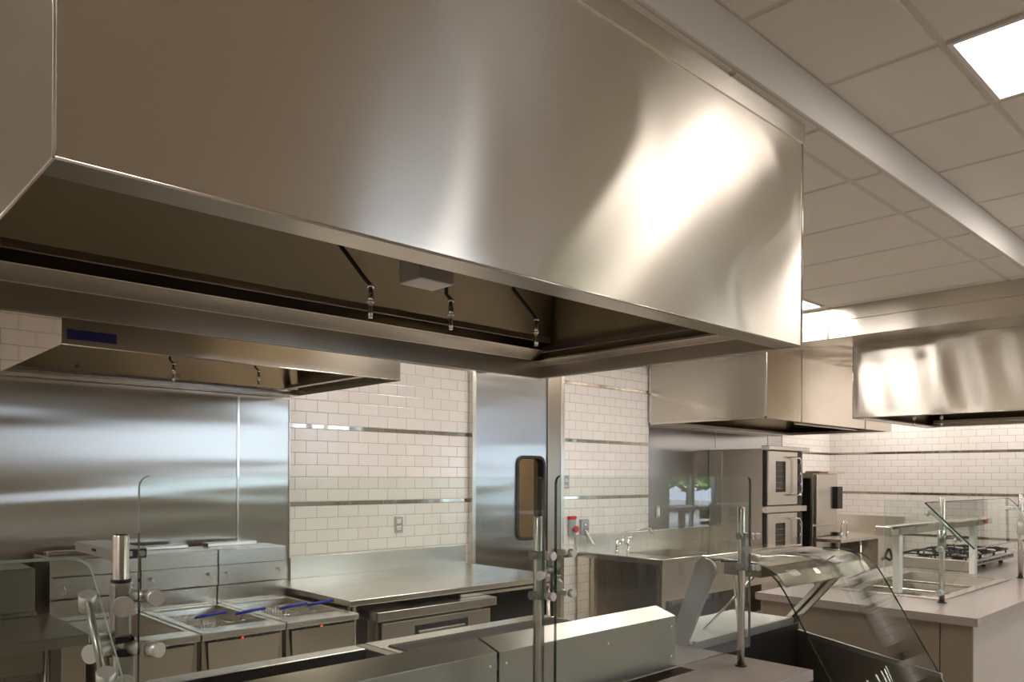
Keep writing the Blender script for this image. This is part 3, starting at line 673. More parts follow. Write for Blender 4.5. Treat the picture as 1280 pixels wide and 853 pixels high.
# ---- steel worktable beneath the tile, right of the fryers
tb = thing('worktable', 'wide bright steel worktable with backsplash under the white tile, right of the fryers', 'worktable', (3.0, 4.1, 0))
obj('tabletop', MB().box(2.215, 3.86, 3.575, 4.575, .805, .84), m_stf, tb, .004)
obj('backsplash', MB().box(2.40, 3.86, 4.572, 4.590, .84, .978), m_st, tb, .002)
for x in (2.28, 3.80):
    for y in (3.64, 4.5): obj('leg', MB().tube([(x, y, 0), (x, y, .805)], .02, 12), m_st, tb)
obj('end_apron', MB().box(2.22, 2.24, 3.60, 4.5, .62, .80), m_std, tb)
obj('dark_side_panel', MB().box(3.82, 3.835, 3.62, 4.55, .05, .80).box(3.22, 3.82, 4.53, 4.55, .05, .80), m_gapshade, tb)  # near-black sheets painting the shade under the table beside the refrigerator
obj('cross_rail', MB().box(3.0, 3.84, 3.60, 3.62, .772, .79), m_stf, tb, .002)
# undercounter refrigerator standing under it
uf = thing('undercounter_refrigerator', 'undercounter refrigerator with dark recessed handle beneath the wide steel worktable', 'refrigerator', (2.75, 3.9, 0))
obj('body', MB().box(2.36, 3.19, 3.62, 4.30, .06, .715), m_std, uf, .003)
obj('top', MB().box(2.345, 3.205, 3.50, 4.32, .72, .770), m_stf, uf, .003)
dr = obj('door', MB().box(2.395, 3.185, 3.535, 3.61, .12, .70), m_stf, uf, .005)
ho, hi = rrect(2.62, 3.00, .58, .655, .004, 2), rrect(2.635, 2.985, .50, .645, .004, 2)
obj('handle_recess', MB().box(2.62, 3.0, 3.528, 3.536, .635, .665).box(2.62, 2.635, 3.528, 3.536, .56, .665).box(2.985, 3.0, 3.528, 3.536, .56, .665), m_black, dr)
obj('handle_lip', MB().box(2.64, 2.98, 3.524, 3.536, .585, .628), m_ledge, dr, .002)
for x in (2.42, 3.12):
    for y in (3.7, 4.2): obj('foot', MB().tube([(x, y, 0), (x, y, .06)], .02, 10), m_black, uf)

# ================================================================== COOKING SUITE (behind the serving counter)
KF, KZ = 1.68, .985
def suite(name, label, cat, x0, x1):
    t = thing(name, label, cat, ((x0+x1)/2, 2.0, 0))
    obj('body', MB().box(x0+.004, x1-.004, 1.82, 2.36, .10, .70), m_stf, t, .003)
    leg4(t, x0+.06, x1-.06, 1.88, 2.30, .10)
    # splash guard: vertical skirt, sloped top, short return
    obj('splash_guard', MB().shell([(KF, .806), (KF, KZ), (KF+.085, 1.012), (KF+.095, .90)], .003, 'X', x0+.002, x1-.002), m_skirt, t, .0015)
    mb = MB().prism([(KF+.002, .806), (KF+.002, KZ-.002), (KF+.086, 1.010), (KF+.095, .80)], 'X', x1-.003, x1)
    obj('guard_end', mb, m_st, t)
    for (xx, zz) in ((x0+.03, .95), (x1-.03, .95), (x1-.03, .84), (x0+.5, .94)):
        if xx < x1: obj('screw', MB().tube([(xx, KF-.001, zz), (xx, KF-.005, zz)], [.006, .004], 10), m_chrome, t)
    return t
A = suite('fry_station', 'open stainless well station behind the serving counter, left of the grated charbroiler', 'fry station', .30, 1.540)
obj('rear_rim', MB().box(.30, 1.50, 2.31, 2.385, .70, .90).box(.30, 1.50, 2.31, 2.335, .60, .899), m_stf, A, .003)
obj('well', MB().box(.32, 1.50, 1.80, 1.803, .62, .90).box(.32, 1.50, 1.80, 2.31, .70, .72).box(1.50, 1.536, 1.80, 2.385, .62, .90).box(.30, .33, 1.80, 2.385, .62, .90), m_std, A, .002)
B = suite('charbroiler', 'charbroiler with dark grate behind the guard glass, right of the open well', 'charbroiler', 1.545, 2.440)
obj('rear_rim', MB().box(1.545, 2.44, 2.295, 2.39, .66, .90).box(1.545, 1.575, 1.80, 2.295, .80, .90).box(2.41, 2.44, 1.80, 2.295, .80, .90), m_stf, B, .003)
gr = MB()
for k in range(64):
    x = 1.582 + k*.0130
    gr.prism([(x-.0032, .885), (x+.0032, .885), (x+.0025, .905), (x-.0025, .905)], 'Y', 1.80, 2.29)
for y in (1.82, 1.91, 2.0, 2.09, 2.18, 2.27): gr.box(1.578, 2.408, y-.005, y+.005, .893, .904)
obj('grate', gr, m_gratem, B)
obj('firebox', MB().box(1.58, 2.405, 1.80, 2.29, .76, .77), m_black, B)

# ================================================================== SERVING COUNTER AND SNEEZE GUARD
CZ = .80
sc = thing('serving_counter', 'front serving counter with grey stone top, cut out around the cooking suite', 'counter', (1.5, 1.5, 0))
obj('countertop', MB().prism([(-.5, 1.30), (2.76, 1.30), (2.76, 2.02), (2.45, 2.02), (2.44, 1.593), (-.5, 1.593)], 'Z', .76, CZ), m_quartz, sc, .002)
obj('counter_body', MB().prism([(-.5, 1.33), (2.73, 1.33), (2.73, 2.0), (2.48, 2.0), (2.46, 1.58), (-.5, 1.58)], 'Z', .0, .76), m_base, sc)
GY = 1.462; PY = 1.51; PX = (.459, 1.537, 2.615)
sn = thing('sneeze_guard', 'sneeze guard with three steel posts and clear panes on the front serving counter', 'sneeze guard', (1.55, PY, CZ))
def guard_post(t, x, y, z0, z1, r=.0136, sleeve=None):
    p = obj('post', MB().tube([(x, y, z0), (x, y, z1-.003), (x, y, z1)], [r, r, r*.86], 20), m_post, t)
    obj('base_flange', MB().tube([(x, y, z0+.0005), (x, y, z0+.006)], r*1.55, 20), m_black, p)
    return p
def knob(mb, p, d, r, l):
    p = Vector(p); d = Vector(d).normalized(); mb.tube([p, p+d*l], r, 20)
cams = Vector((-.62, -.78, 0)).normalized()
for i, x in enumerate(PX):
    guard_post(sn, x, PY, CZ, 1.392)
def clamp_col(t, x, y, gy, z0, z1, side):
    """two-arm glass clamp: bracket bar on the post, stand-offs reaching the glass, round caps"""
    c = obj('clamp', MB().box(x-.0135, x+.0135, y-.022, y-.010, z0-.012, z1+.012), m_greyp2, t, .002)
    for z in (z0, z1):
        mb = MB().tube([(x-.028, y, z), (x+.0, y-.005, z)], .0125, 16).tube([(x, y-.01, z), (x+.012*side, gy+.008, z)], .009, 12)
        obj('stand_off', mb, m_greyp2, c)
        obj('cap', MB().tube([(x+.012*side, gy-.006, z), (x+.009*side, gy-.013, z), (x+.008*side, gy-.0145, z)], [.0122, .0122, .0105], 20).tube([(x+.012*side, gy+.006, z), (x+.012*side, gy+.014, z)], .0115, 20), m_knob, c)
    return c

# middle and right posts
clamp_col(sn, PX[1]-.002, PY, GY, 1.175, 1.285, 0)
obj('side_cap', MB().tube([(PX[1]-.01, PY-.03, 1.235), (PX[1]-.045, PY-.05, 1.235)], .0125, 20), m_knob, sn)
cB = obj('clamp', MB().tube([(PX[1]+.048, PY-.01, 1.29), (PX[1]+.048, PY-.01, 1.185)], .007, 12).tube([(PX[1], PY, 1.24), (PX[1]+.048, PY-.01, 1.24)], .010, 12), m_greyp2, sn)
for z in (1.29, 1.178):
    obj('cap', MB().tube([(PX[1]+.048, PY-.01, z), (PX[1]+.068, GY+.006, z)], .009, 12).tube([(PX[1]+.072, GY-.006, z), (PX[1]+.072, GY-.022, z)], .0115, 20), m_knob, cB)
obj('cap', MB().tube([(PX[1]+.048, PY-.03, 1.205), (PX[1]+.036, PY-.045, 1.20)], .0135, 20), m_knob, cB)
obj('cap', MB().tube([(PX[1]+.045, PY-.025, 1.255), (PX[1]+.039, PY-.035, 1.255)], .0115, 20), m_knob, cB)
clamp_col(sn, PX[2]+.004, PY, GY, 1.17, 1.285, 1)
obj('side_cap', MB().tube([(PX[2]-.01, PY-.025, 1.238), (PX[2]-.04, PY-.05, 1.238)], .0145, 20), m_knob, sn)
obj('side_cap', MB().tube([(PX[2]+.03, PY-.02, 1.205), (PX[2]+.045, PY-.05, 1.20)], .0145, 20), m_knob, sn)
def pane(name, t, outline, y, th, mat, me, label=None):
    """vertical pane in the XZ plane, outline of (x,z); edge faces get the edge material"""
    n = len(outline); mb = MB()
    v = [(p[0], y, p[1]) for p in outline] + [(p[0], y+th, p[1]) for p in outline]
    mb.verts(v, [tuple(range(n)), tuple(range(2*n-1, n-1, -1))], 0)
    mb2 = [(i, i+n, (i+1) % n+n, (i+1) % n) for i in range(n)]
    mb.bm.verts.ensure_lookup_table()
    for f in mb2:
        fc = mb.bm.faces.new([mb.bm.verts[k] for k in f]); fc.material_index = 1
    return obj(name, mb, [mat, me], t, label=label)
def round_top(x0, x1, z0, z1, r, n=6, bl=0.0):
    pts = [(x0+bl, z0), (x1-bl, z0)] if not bl else [(x0+bl, z0), (x1-bl, z0), (x1, z0+bl)]
    for cx, a0 in ((x1-r, 0), (x0+r, 90)):
        for k in range(n+1):
            a = math.radians(a0+90*k/n); pts.append((cx+r*math.cos(a), z1-r+r*math.sin(a)))
    if bl: pts.append((x0, z0+bl))
    return pts
pane('glass_panel', sn, round_top(.474, 1.508, .89, 1.50, .022), GY-.005, .010, m_glass, m_gedge)
pane('glass_panel', sn, round_top(1.556, 2.590, .885, 1.505, .022, bl=.008), GY-.005, .010, m_glass, m_gedge)
# left post: sleeve, black cradle, many clamps, and the tilted pane
X0 = PX[0]
slv = obj('post_sleeve', MB().prism([(X0-.0165, PY-.018), (X0+.0145, PY-.018), (X0+.0145, PY+.014), (X0-.0165, PY+.014)], 'Z', 1.208, 1.307), m_greyp2, sn, .006)
obj('cradle', MB().box(X0-.014, X0+.018, PY-.019, PY+.015, 1.175, 1.186).box(X0-.014, X0+.018, PY-.019, PY+.015, 1.198, 1.208).box(X0+.012, X0+.018, PY-.019, PY+.015, 1.175, 1.208).tube([(X0, PY, 1.306), (X0, PY, 1.312)], .0175, 16), m_black, sn, .001)
obj('post_sleeve', MB().box(X0-.010, X0+.020, PY-.020, PY+.015, 1.02, 1.175), m_greyp2, sn, .004)
k = MB(); knob(k, (X0-.004, PY-.028, 1.266), (-.35, -1, 0), .0185, .012); obj('side_cap', k, m_knob, sn)
k = MB().tube([(X0+.015, PY-.01, 1.281), (X0+.038, GY+.006, 1.281)], .011, 14); knob(k, (X0+.038, GY-.005, 1.282), (-.1, -1, 0), .0138, .026); obj('cap', k, m_knob, sn)
k = MB().tube([(X0+.01, PY, 1.187), (X0+.034, GY+.004, 1.188)], .014, 14).tube([(X0+.034, GY-.005, 1.188), (X0+.044, GY-.024, 1.188)], .0135, 18); obj('cap', k, m_knob, sn)
k = MB().tube([(X0-.012, PY, 1.19), (X0-.05, PY-.03, 1.19)], [.013, .009], 14); knob(k, (X0-.052, PY-.03, 1.19), (-1, -.62, 0), .0165, .011); obj('side_cap', k, m_knob, sn)
# tilted end pane at X .. .40, leaning 45 degrees
TX = .405
def tl(s): return (1.515 - s*.21, 1.352 - s*.195)      # s 0 top .. 1 lower
up, lo = tl(0), tl(1.9)
th = .008; ny, nz = -.68, .73
mb = MB(); r = .035
def tp(x, s, off): y, z = tl(s); return (x, y+ny*off, z+nz*off)
prof = [(-.5, 0), (TX-r, 0)] + [(TX-r+r*math.sin(a*PI/12), .11*(1-math.cos(a*PI/12))) for a in range(1, 7)] + [(TX, 1.9), (-.5, 1.9)]
n = len(prof); v = [tp(x, s, 0) for x, s in prof] + [tp(x, s, th) for x, s in prof]
mb.verts(v, [tuple(range(n)), tuple(range(2*n-1, n-1, -1))], 0); mb.bm.verts.ensure_lookup_table()
for i in range(n):
    f = mb.bm.faces.new([mb.bm.verts[j] for j in (i, i+n, (i+1) % n+n, (i+1) % n)]); f.material_index = 1
obj('tilted_pane', mb, [m_glass, m_gedgel], sn)
c = obj('clamp_arm', MB().tube([(.388, 1.455, 1.295), (.382, 1.335, 1.175)], .0062, 12).tube([(.386, 1.40, 1.235), (X0-.02, PY-.01, 1.215)], .007, 10), m_greyp2, sn)
k = MB(); knob(k, (.392, 1.462, 1.270), (-.12, -.38, .8), .0142, .032); obj('cap', k, m_knob, c)
k = MB(); knob(k, (.386, 1.340, 1.162), (-.12, -.38, .8), .0142, .032); obj('cap', k, m_knob, c)
k = MB(); knob(k, (X0-.008, PY-.05, 1.132), (-.3, -1, .1), .017, .012); obj('side_cap', k, m_knob, sn)

# ================================================================== CURVED GLASS CASE
dc = thing('display_case', 'curved glass food display case with steel canopy between the two counters', 'display case', (3.25, 1.6, 0))
C0, C1 = 2.85, 3.79
gp = [(1.74, 1.158), (1.66, 1.163), (1.60, 1.160), (1.555, 1.148), (1.515, 1.125), (1.48, 1.092), (1.45, 1.05), (1.40, .965), (1.27, .745), (1.12, .49)]
mb = MB(); n = len(gp)
for off, rev in ((0, 0), (.007, 1)):
    pr = [(y-.0*off, z) for y, z in gp]
    for i in range(n-1):
        (y0, z0), (y1, z1) = gp[i], gp[i+1]; d = Vector((y1-y0, z1-z0)).normalized(); nn = Vector((d.y, -d.x))*off
        def nrm(k):
            a = Vector(gp[min(k+1, n-1)])-Vector(gp[max(k-1, 0)]); a.normalize(); return Vector((a.y, -a.x))*off
        a, b = nrm(i), nrm(i+1)
        mb.verts([(C0, y0-a.x, z0-a.y), (C1, y0-a.x, z0-a.y), (C1, y1-b.x, z1-b.y), (C0, y1-b.x, z1-b.y)], [(0, 1, 2, 3)], 0)
for i in range(n-1):
    def nr(k):
        a = Vector(gp[min(k+1, n-1)])-Vector(gp[max(k-1, 0)]); a.normalize(); return Vector((a.y, -a.x))*.007
    a, b = nr(i), nr(i+1); (y0, z0), (y1, z1) = gp[i], gp[i+1]
    for X in (C0, C1):
        mb.verts([(X, y0, z0), (X, y1, z1), (X, y1-b.x, z1-b.y), (X, y0-a.x, z0-a.y)], [(0, 1, 2, 3)], 1)
bmesh.ops.remove_doubles(mb.bm, verts=mb.bm.verts, dist=.0002)
for f in mb.bm.faces: f.smooth = f.material_index == 0
obj('curved_glass', mb, [m_cglass, m_gedge], dc)
# canopy: curved sheet under the glass top
cp = [(1.86, 1.150), (1.80, 1.158), (1.72, 1.152), (1.64, 1.150), (1.585, 1.138), (1.54, 1.112), (1.51, 1.075), (1.50, 1.062)]
obj('canopy', MB().shell(cp, .006, 'X', C0+.10, C1), m_ledge, dc, .001)
mb = MB().prism(cp+[(1.50, 1.06), (1.56, 1.075), (1.70, 1.10), (1.86, 1.11)], 'X', C1-.012, C1-.002)
obj('canopy_end', mb, m_cglass, dc)
obj('canopy_rear_rail', MB().box(C0+.06, C1, 1.845, 1.875, 1.135, 1.165), m_ledge, dc, .006)
obj('lamp_housing', MB().box(C0+.12, C1-.05, 1.62, 1.80, 1.085, 1.14), m_std, dc, .004)
def arm(name, X, w, mat, lab=None):
    foot = (1.935, .785); head = (1.825, 1.135)
    pts = [(1.975, .775), (1.905, .775)]
    # near plate: parallelogram with a round head
    pts = [(1.985, .778), (1.895, .778), (1.765, 1.085)]
    for k in range(9):
        a = math.radians(-25+k*23); pts.append((1.805+.052*math.cos(a)*-1, 1.118+.045*math.sin(a)))
    pts.append((1.868, 1.085))
    return obj(name, MB().prism(pts, 'X', X, X+w), mat, dc, .003, label=lab)
arm('end_arm', C0-.02, .018, m_white_arm if 'm_white_arm' in globals() else plain('painted arm', (.42, .40, .36), .35, .4), None)
# far arm made of two extruded rails
mb = MB()
for dy in (0, .045): mb.prism([(1.93-dy, .77), (1.90-dy, .77), (1.63-dy, 1.08), (1.66-dy, 1.08)], 'X', C1-.055, C1-.03)
mb.prism([(1.93, .77), (1.86, .77), (1.59, 1.08), (1.66, 1.08)], 'X', C1-.03, C1-.022)
obj('end_arm', mb, m_ledge, dc, .002)
obj('shelf', MB().prism([(C0-.0, 1.875), (C1-.08, 1.875), (C1-.08, 2.19), (C0-.0, 2.19)], 'Z', .785, .80), m_shelf, dc, .002)
obj('shelf_rail', MB().box(C0-.0, C1-.07, 1.855, 1.875, .765, .803), m_greyp2, dc, .002)
# lower frame rail, far end pane, dark tank and its deck
obj('lower_rail', MB().prism([(1.94, .745), (1.93, .72), (1.19, .610), (1.19, .632)], 'X', C1-.02, C1), m_greyp2, dc, .002)
eg = [(1.93, .745), (1.10, .625)]
ge = [p for p in gp if p[0] < 1.75]
pts = [(1.92, .745), (1.86, 1.14)] + gp[1:8] + [(1.19, .632)]
n = len(pts); obj('end_pane', MB().verts([(C1-.008, p[0]+.004, p[1]-.002) for p in pts], [tuple(range(n))]), m_cglass, dc)
obj('case_body', MB().box(C0+.0, C1, 1.10, 1.99, .05, .46).box(C0, C1, 1.90, 1.99, .46, .765), m_std, dc, .004)
obj('inner_back', MB().box(C0+.01, C1-.01, 1.86, 1.90, .47, .765), m_black, dc)
obj('deck', MB().box(C0+.02, C1-.03, 1.14, 1.86, .462, .49), m_std, dc, .004)
obj('paper_liner', MB().box(C0+.25, C1-.35, 1.18, 1.34, .491, .50), m_tan, dc, .004)  # thin tan patch lying on the deck
obj('tank_end', MB().prism([(1.93, .46), (1.93, .72), (1.19, .612), (1.14, .52), (1.14, .46)], 'X', C1-.018, C1-.004), m_std, dc)
obj('hinge_fitting', MB().tube([(C1-.07, 1.745, .985), (C1-.10, 1.735, .985)], .006, 10).tube([(C1-.09, 1.74, .97), (C1-.09, 1.74, 1.0)], .008, 10), m_chrome, dc)
mb = MB().tube([(C0+.25, 1.83, 1.10), (C0+.55, 1.98, .80)], .006, 8).tube([(C0+.55, 1.83, 1.10), (C0+.25, 1.98, .80)], .006, 8)
obj('cross_brace', mb, m_ledge, dc)

# ================================================================== RIGHT COUNTER
rc = thing('serving_counter', 'right-hand serving counter with grey stone top and beige panelled body', 'counter', (6.3, 1.8, 0))
E_ = (4.375, 8.9, 1.215, 2.43)
wa, wb, wc, wd = 4.90, 6.20, 1.56, 2.18
mb = MB()
a, b, c, d_ = E_
mb.box(a, wa, c, d_, .757, CZ).box(wb, b, c, d_, .757, CZ).box(wa, wb, c, wc, .757, CZ).box(wa, wb, wd, d_, .757, CZ)
obj('countertop', mb, m_quartz, rc)
obj('counter_body', MB().box(a+.045, b, c+.03, d_-.02, 0, .50).box(a+.045, wa-.03, c+.03, d_-.02, .5, .757).box(wb+.03, b, c+.03, d_-.02, .5, .757).box(wa-.03, wb+.03, c+.03, wc-.03, .5, .757), m_base, rc)
obj('end_panel', MB().box(a+.03, a+.045, c+.03, 1.395, 0, .757).box(a+.03, a+.045, 1.40, d_-.02, 0, .757), m_based, rc, .002)
dw = thing('drop_in_well', 'long stainless drop-in food well let into the right serving counter', 'food well', (5.55, 1.87, .53))
mb = MB()
o_, i_ = (wa-.03, wb+.03, wc-.03, wd+.03), (wa+.03, wb-.03, wc+.03, wd-.03)
for q in ((o_[0], i_[0], o_[2], o_[3]), (i_[1], o_[1], o_[2], o_[3]), (i_[0], i_[1], o_[2], i_[2]), (i_[0], i_[1], i_[3], o_[3])): mb.box(q[0], q[1], q[2], q[3], CZ+.0005, CZ+.006)
obj('rim', mb, m_ledge, dw, .001)
mb = MB()
p = [(i_[0], i_[2]), (i_[1], i_[2]), (i_[1], i_[3]), (i_[0], i_[3])]
q = [(x+(.02 if x < 5.5 else -.02), y+(.02 if y < 1.8 else -.02)) for x, y in p]
v = [(x, y, CZ+.004) for x, y in p] + [(x, y, .64) for x, y in q]
mb.verts(v, [(0, 1, 5, 4), (1, 2, 6, 5), (2, 3, 7, 6), (3, 0, 4, 7), (4, 5, 6, 7)])
obj('well_pan', mb, m_st, dw)
for x in (5.30, 5.75): obj('divider_bar', MB().box(x, x+.02, i_[2], i_[3], .772, .792), m_ledge, dw, .002)
# heat lamp gantry over the well
hl = thing('heat_lamp', 'long grey heat lamp bar on two white legs over the food well', 'heat lamp', (5.7, 1.86, CZ))
obj('lamp_bar', MB().prism([(1.79, 1.158), (1.79, 1.198), (1.805, 1.212), (1.88, 1.212), (1.88, 1.158)], 'X', 4.80, 6.80), m_st, hl, .003)
obj('end_cap', MB().box(4.795, 4.82, 1.787, 1.883, 1.152, 1.217), m_stf, hl, .006)
obj('louvre', MB().box(4.93, 5.18, 1.785, 1.79, 1.165, 1.203).box(5.65, 5.9, 1.785, 1.79, 1.165, 1.203), m_greyp2, hl, .001)
obj('switch', MB().tube([(6.62, 1.787, 1.185), (6.62, 1.775, 1.185)], .018, 14), m_red, hl)
for x in (4.97, 6.42): obj('leg', MB().box(x-.028, x+.028, 1.795, 1.835, CZ+.006 if x < 5.5 else CZ, 1.158), m_white, hl, .003)

# sneeze guard on the right counter
s2 = thing('sneeze_guard', 'sneeze guard with tilted pane and steel posts on the right serving counter', 'sneeze guard', (5.6, PY, CZ))
for x in (4.787, 6.402):
    guard_post(s2, x, PY, CZ, 1.395, .0155)
    obj('post_sleeve', MB().tube([(x, PY, 1.108), (x, PY, 1.208)], .0225, 18), m_greyp2, s2)
    obj('clamp_arm', MB().tube([(x, PY, 1.17), (x-.0, PY-.07, 1.17), (x, PY-.10, 1.155)], .009, 10).tube([(x-.03, 1.55, 1.305), (x-.03, 1.40, 1.155)], .0075, 10), m_greyp2, s2)
    for yy, zz in ((1.56, 1.318), (1.415, 1.175)):
        k = MB(); knob(k, (x-.03, yy, zz), (0, -.68, .73), .014, .012); knob(k, (x-.03, yy+.008, zz-.008), (0, .68, -.73), .012, .022); obj('cap', k, m_knob, s2)
def tl2(s): return (1.581 - s*.252, 1.368 - s*.246)
def slab(mb, x0, x1, th):
    y0, z0 = tl2(0); y1, z1 = tl2(1)
    v = [(x0, y0, z0), (x1, y0, z0), (x1, y1, z1), (x0, y1, z1)]; v += [(x, y+.698*th, z-.716*th) for x, y, z in v]
    mb.verts(v, [(0, 1, 2, 3), (7, 6, 5, 4)], 0); mb.bm.verts.ensure_lookup_table()
    for i in range(4):
        f = mb.bm.faces.new([mb.bm.verts[j] for j in (i, i+4, (i+1) % 4+4, (i+1) % 4)]); f.material_index = 1
    return mb
obj('tilted_pane', slab(MB(), 4.735, 6.40, .009), [m_glass, m_gedge], s2)
pts = [(1.802, .858), (1.802, 1.365), (1.79, 1.378), (1.60, 1.378), (1.335, 1.118), (1.335, 1.10), (1.447, .896), (1.447, .858)]
n = len(pts); mb = MB(); v = [(4.728, y, z) for y, z in pts] + [(4.720, y, z) for y, z in pts]
mb.verts(v, [tuple(range(n)), tuple(range(2*n-1, n-1, -1))], 0); mb.bm.verts.ensure_lookup_table()
for i in range(n):
    f = mb.bm.faces.new([mb.bm.verts[j] for j in (i, i+n, (i+1) % n+n, (i+1) % n)]); f.material_index = 1
obj('end_pane', mb, [m_glass, m_gedgel], s2)
for zz in (1.105, .86):
    k = MB(); knob(k, (4.787, PY, zz), (-1, 0, 0), .016, .055); obj('cap', k, m_knob, s2)

# countertop range
rg = thing('countertop_range', 'black gas range with cast iron grates on the right serving counter', 'range', (6.9, 2.05, CZ))
obj('body', MB().box(6.51, 7.60, 1.88, 2.37, .825, .88), m_stf, rg, .003)
obj('left_panel', MB().box(6.495, 6.51, 1.86, 2.38, CZ+.005, .885), plain('range side steel', (.62, .58, .52), .3, .9), rg, .002)
obj('front_rail', MB().box(6.51, 7.60, 1.84, 1.88, .842, .88), m_greyp2, rg, .003)
mb = MB()
for k in range(6): mb.box(6.57+k*.17, 6.70+k*.17, 1.835, 1.84, .858, .871)
obj('front_slots', mb, m_black, rg)
for x in (6.6, 7.05, 7.53):
    obj('foot', MB().tube([(x, 1.92, CZ), (x, 1.92, .825)], [.018, .014], 10), m_black, rg)
for x in (6.6, 7.53): obj('foot', MB().tube([(x, 2.33, CZ), (x, 2.33, .825)], [.018, .014], 10), m_black, rg)
for i in range(3):
    for j in range(2):
        x0, y0 = 6.525+i*.357, 1.885+j*.242; x1, y1 = x0+.345, y0+.234; z = .910
        mb = MB().tube([(x0, y0, z), (x1, y0, z), (x1, y1, z), (x0, y1, z), (x0, y0, z)], .007, 6)
        cx, cy = (x0+x1)/2, (y0+y1)/2
        for k in range(8):
            a = k*PI/4 + .3; dx, dy = math.cos(a), math.sin(a)
            s_ = min(.172/abs(dx) if dx else 9, .117/abs(dy) if dy else 9)
            mb.tube([(cx+dx*.045, cy+dy*.045, z+.012), (cx+dx*s_*.6, cy+dy*s_*.6, z+.016), (cx+dx*s_, cy+dy*s_, z)], .0065, 6)
        for (fx, fy) in ((x0+.01, y0+.01), (x1-.01, y0+.01), (x0+.01, y1-.01), (x1-.01, y1-.01)): mb.tube([(fx, fy, z), (fx, fy, .88)], .006, 6)
        obj('grate', mb, m_iron, rg)
        obj('burner', MB().tube([(cx, cy, .88), (cx, cy, .897)], [.045, .038], 16), m_black, rg)

# ================================================================== HAND SINK UNIT
sk = thing('sink_unit', 'stainless sink counter with backsplash and mirror-like end panel, right of the door', 'sink', (6.1, 4.1, 0))
SX0, SX1, SY0 = 5.14, 7.27, 3.66
bx0, bx1, by0, by1 = 5.42, 6.02, 3.80, 4.24
mb = MB()
mb.box(SX0, bx0, SY0, 4.57, .80, .84).box(bx1, SX1, SY0, 4.57, .80, .84).box(bx0, bx1, SY0, by0, .80, .84).box(bx0, bx1, by1, 4.57, .80, .84)
obj('top', mb, m_stf, sk)
obj('raised_edge', MB().tube([(SX1, SY0+.008, .842), (SX0+.008, SY0+.008, .842), (SX0+.008, 4.56, .842)], .004, 10), m_st, sk)
obj('basin', MB().verts([(bx0, by0, .838), (bx1, by0, .838), (bx1, by1, .838), (bx0, by1, .838), (bx0+.02, by0+.02, .60), (bx1-.02, by0+.02, .60), (bx1-.02, by1-.02, .60), (bx0+.02, by1-.02, .60)], [(0, 1, 5, 4), (1, 2, 6, 5), (2, 3, 7, 6), (3, 0, 4, 7), (4, 5, 6, 7)]), m_st, sk)
obj('backsplash', MB().box(SX0, 7.27, 4.570, 4.592, .80, .985), m_stf, sk, .003)
obj('end_panel', MB().box(SX0+.004, SX0+.03, SY0+.02, 4.57, .05, .80), m_mirror, sk, .002)
obj('corner_post', MB().box(SX0+.004, SX0+.05, SY0+.005, SY0+.03, .05, .80), m_stf, sk, .003)
obj('front_apron', MB().box(SX0+.05, SX1, SY0+.03, SY0+.05, .50, .80), m_st, sk, .003)
obj('undershelf', MB().box(SX0+.04, SX1-.05, SY0+.1, 4.5, .2, .23), m_std, sk, .003)
for x in (SX1-.06,):
    for y in (SY0+.08, 4.5): obj('leg', MB().tube([(x, y, 0), (x, y, .8)], .02, 12), m_st, sk)
obj('drain_pipe', MB().tube([(5.72, 4.0, .60), (5.72, 4.0, .35), (5.72, 4.3, .32), (5.72, 4.57, .32)], .025, 12), m_chrome, sk)
fc = thing('faucet', 'chrome deck faucet with two lever valves and long spout on the sink by the door', 'faucet', (5.45, 4.31, .84))
mb = MB()
for x in (5.37, 5.53): mb.tube([(x, 4.31, .84), (x, 4.31, .85), (x, 4.31, .90), (x, 4.31, .95)], [.024, .015, .013, .016], 14)
mb.tube([(5.37, 4.31, .915), (5.53, 4.31, .915)], .011, 12); mb.tube([(5.45, 4.31, .905), (5.45, 4.31, .96)], .016, 14)
obj('body', mb, m_chrome, fc)
for x, dx in ((5.37, -.06), (5.53, .055)): obj('lever', MB().tube([(x, 4.31, .95), (x, 4.31, .965), (x+dx*.5, 4.29, .968), (x+dx, 4.28, .972)], [.014, .010, .006, .005], 10), m_chrome, fc)
obj('spout', MB().tube([(5.45, 4.31, .95), (5.45, 4.31, 1.0), (5.455, 4.29, 1.015), (5.48, 4.24, 1.03), (5.56, 4.12, 1.055), (5.575, 4.10, 1.05), (5.58, 4.09, 1.0)], [.011, .011, .010, .008, .008, .010, .011], 12), m_chrome, fc)

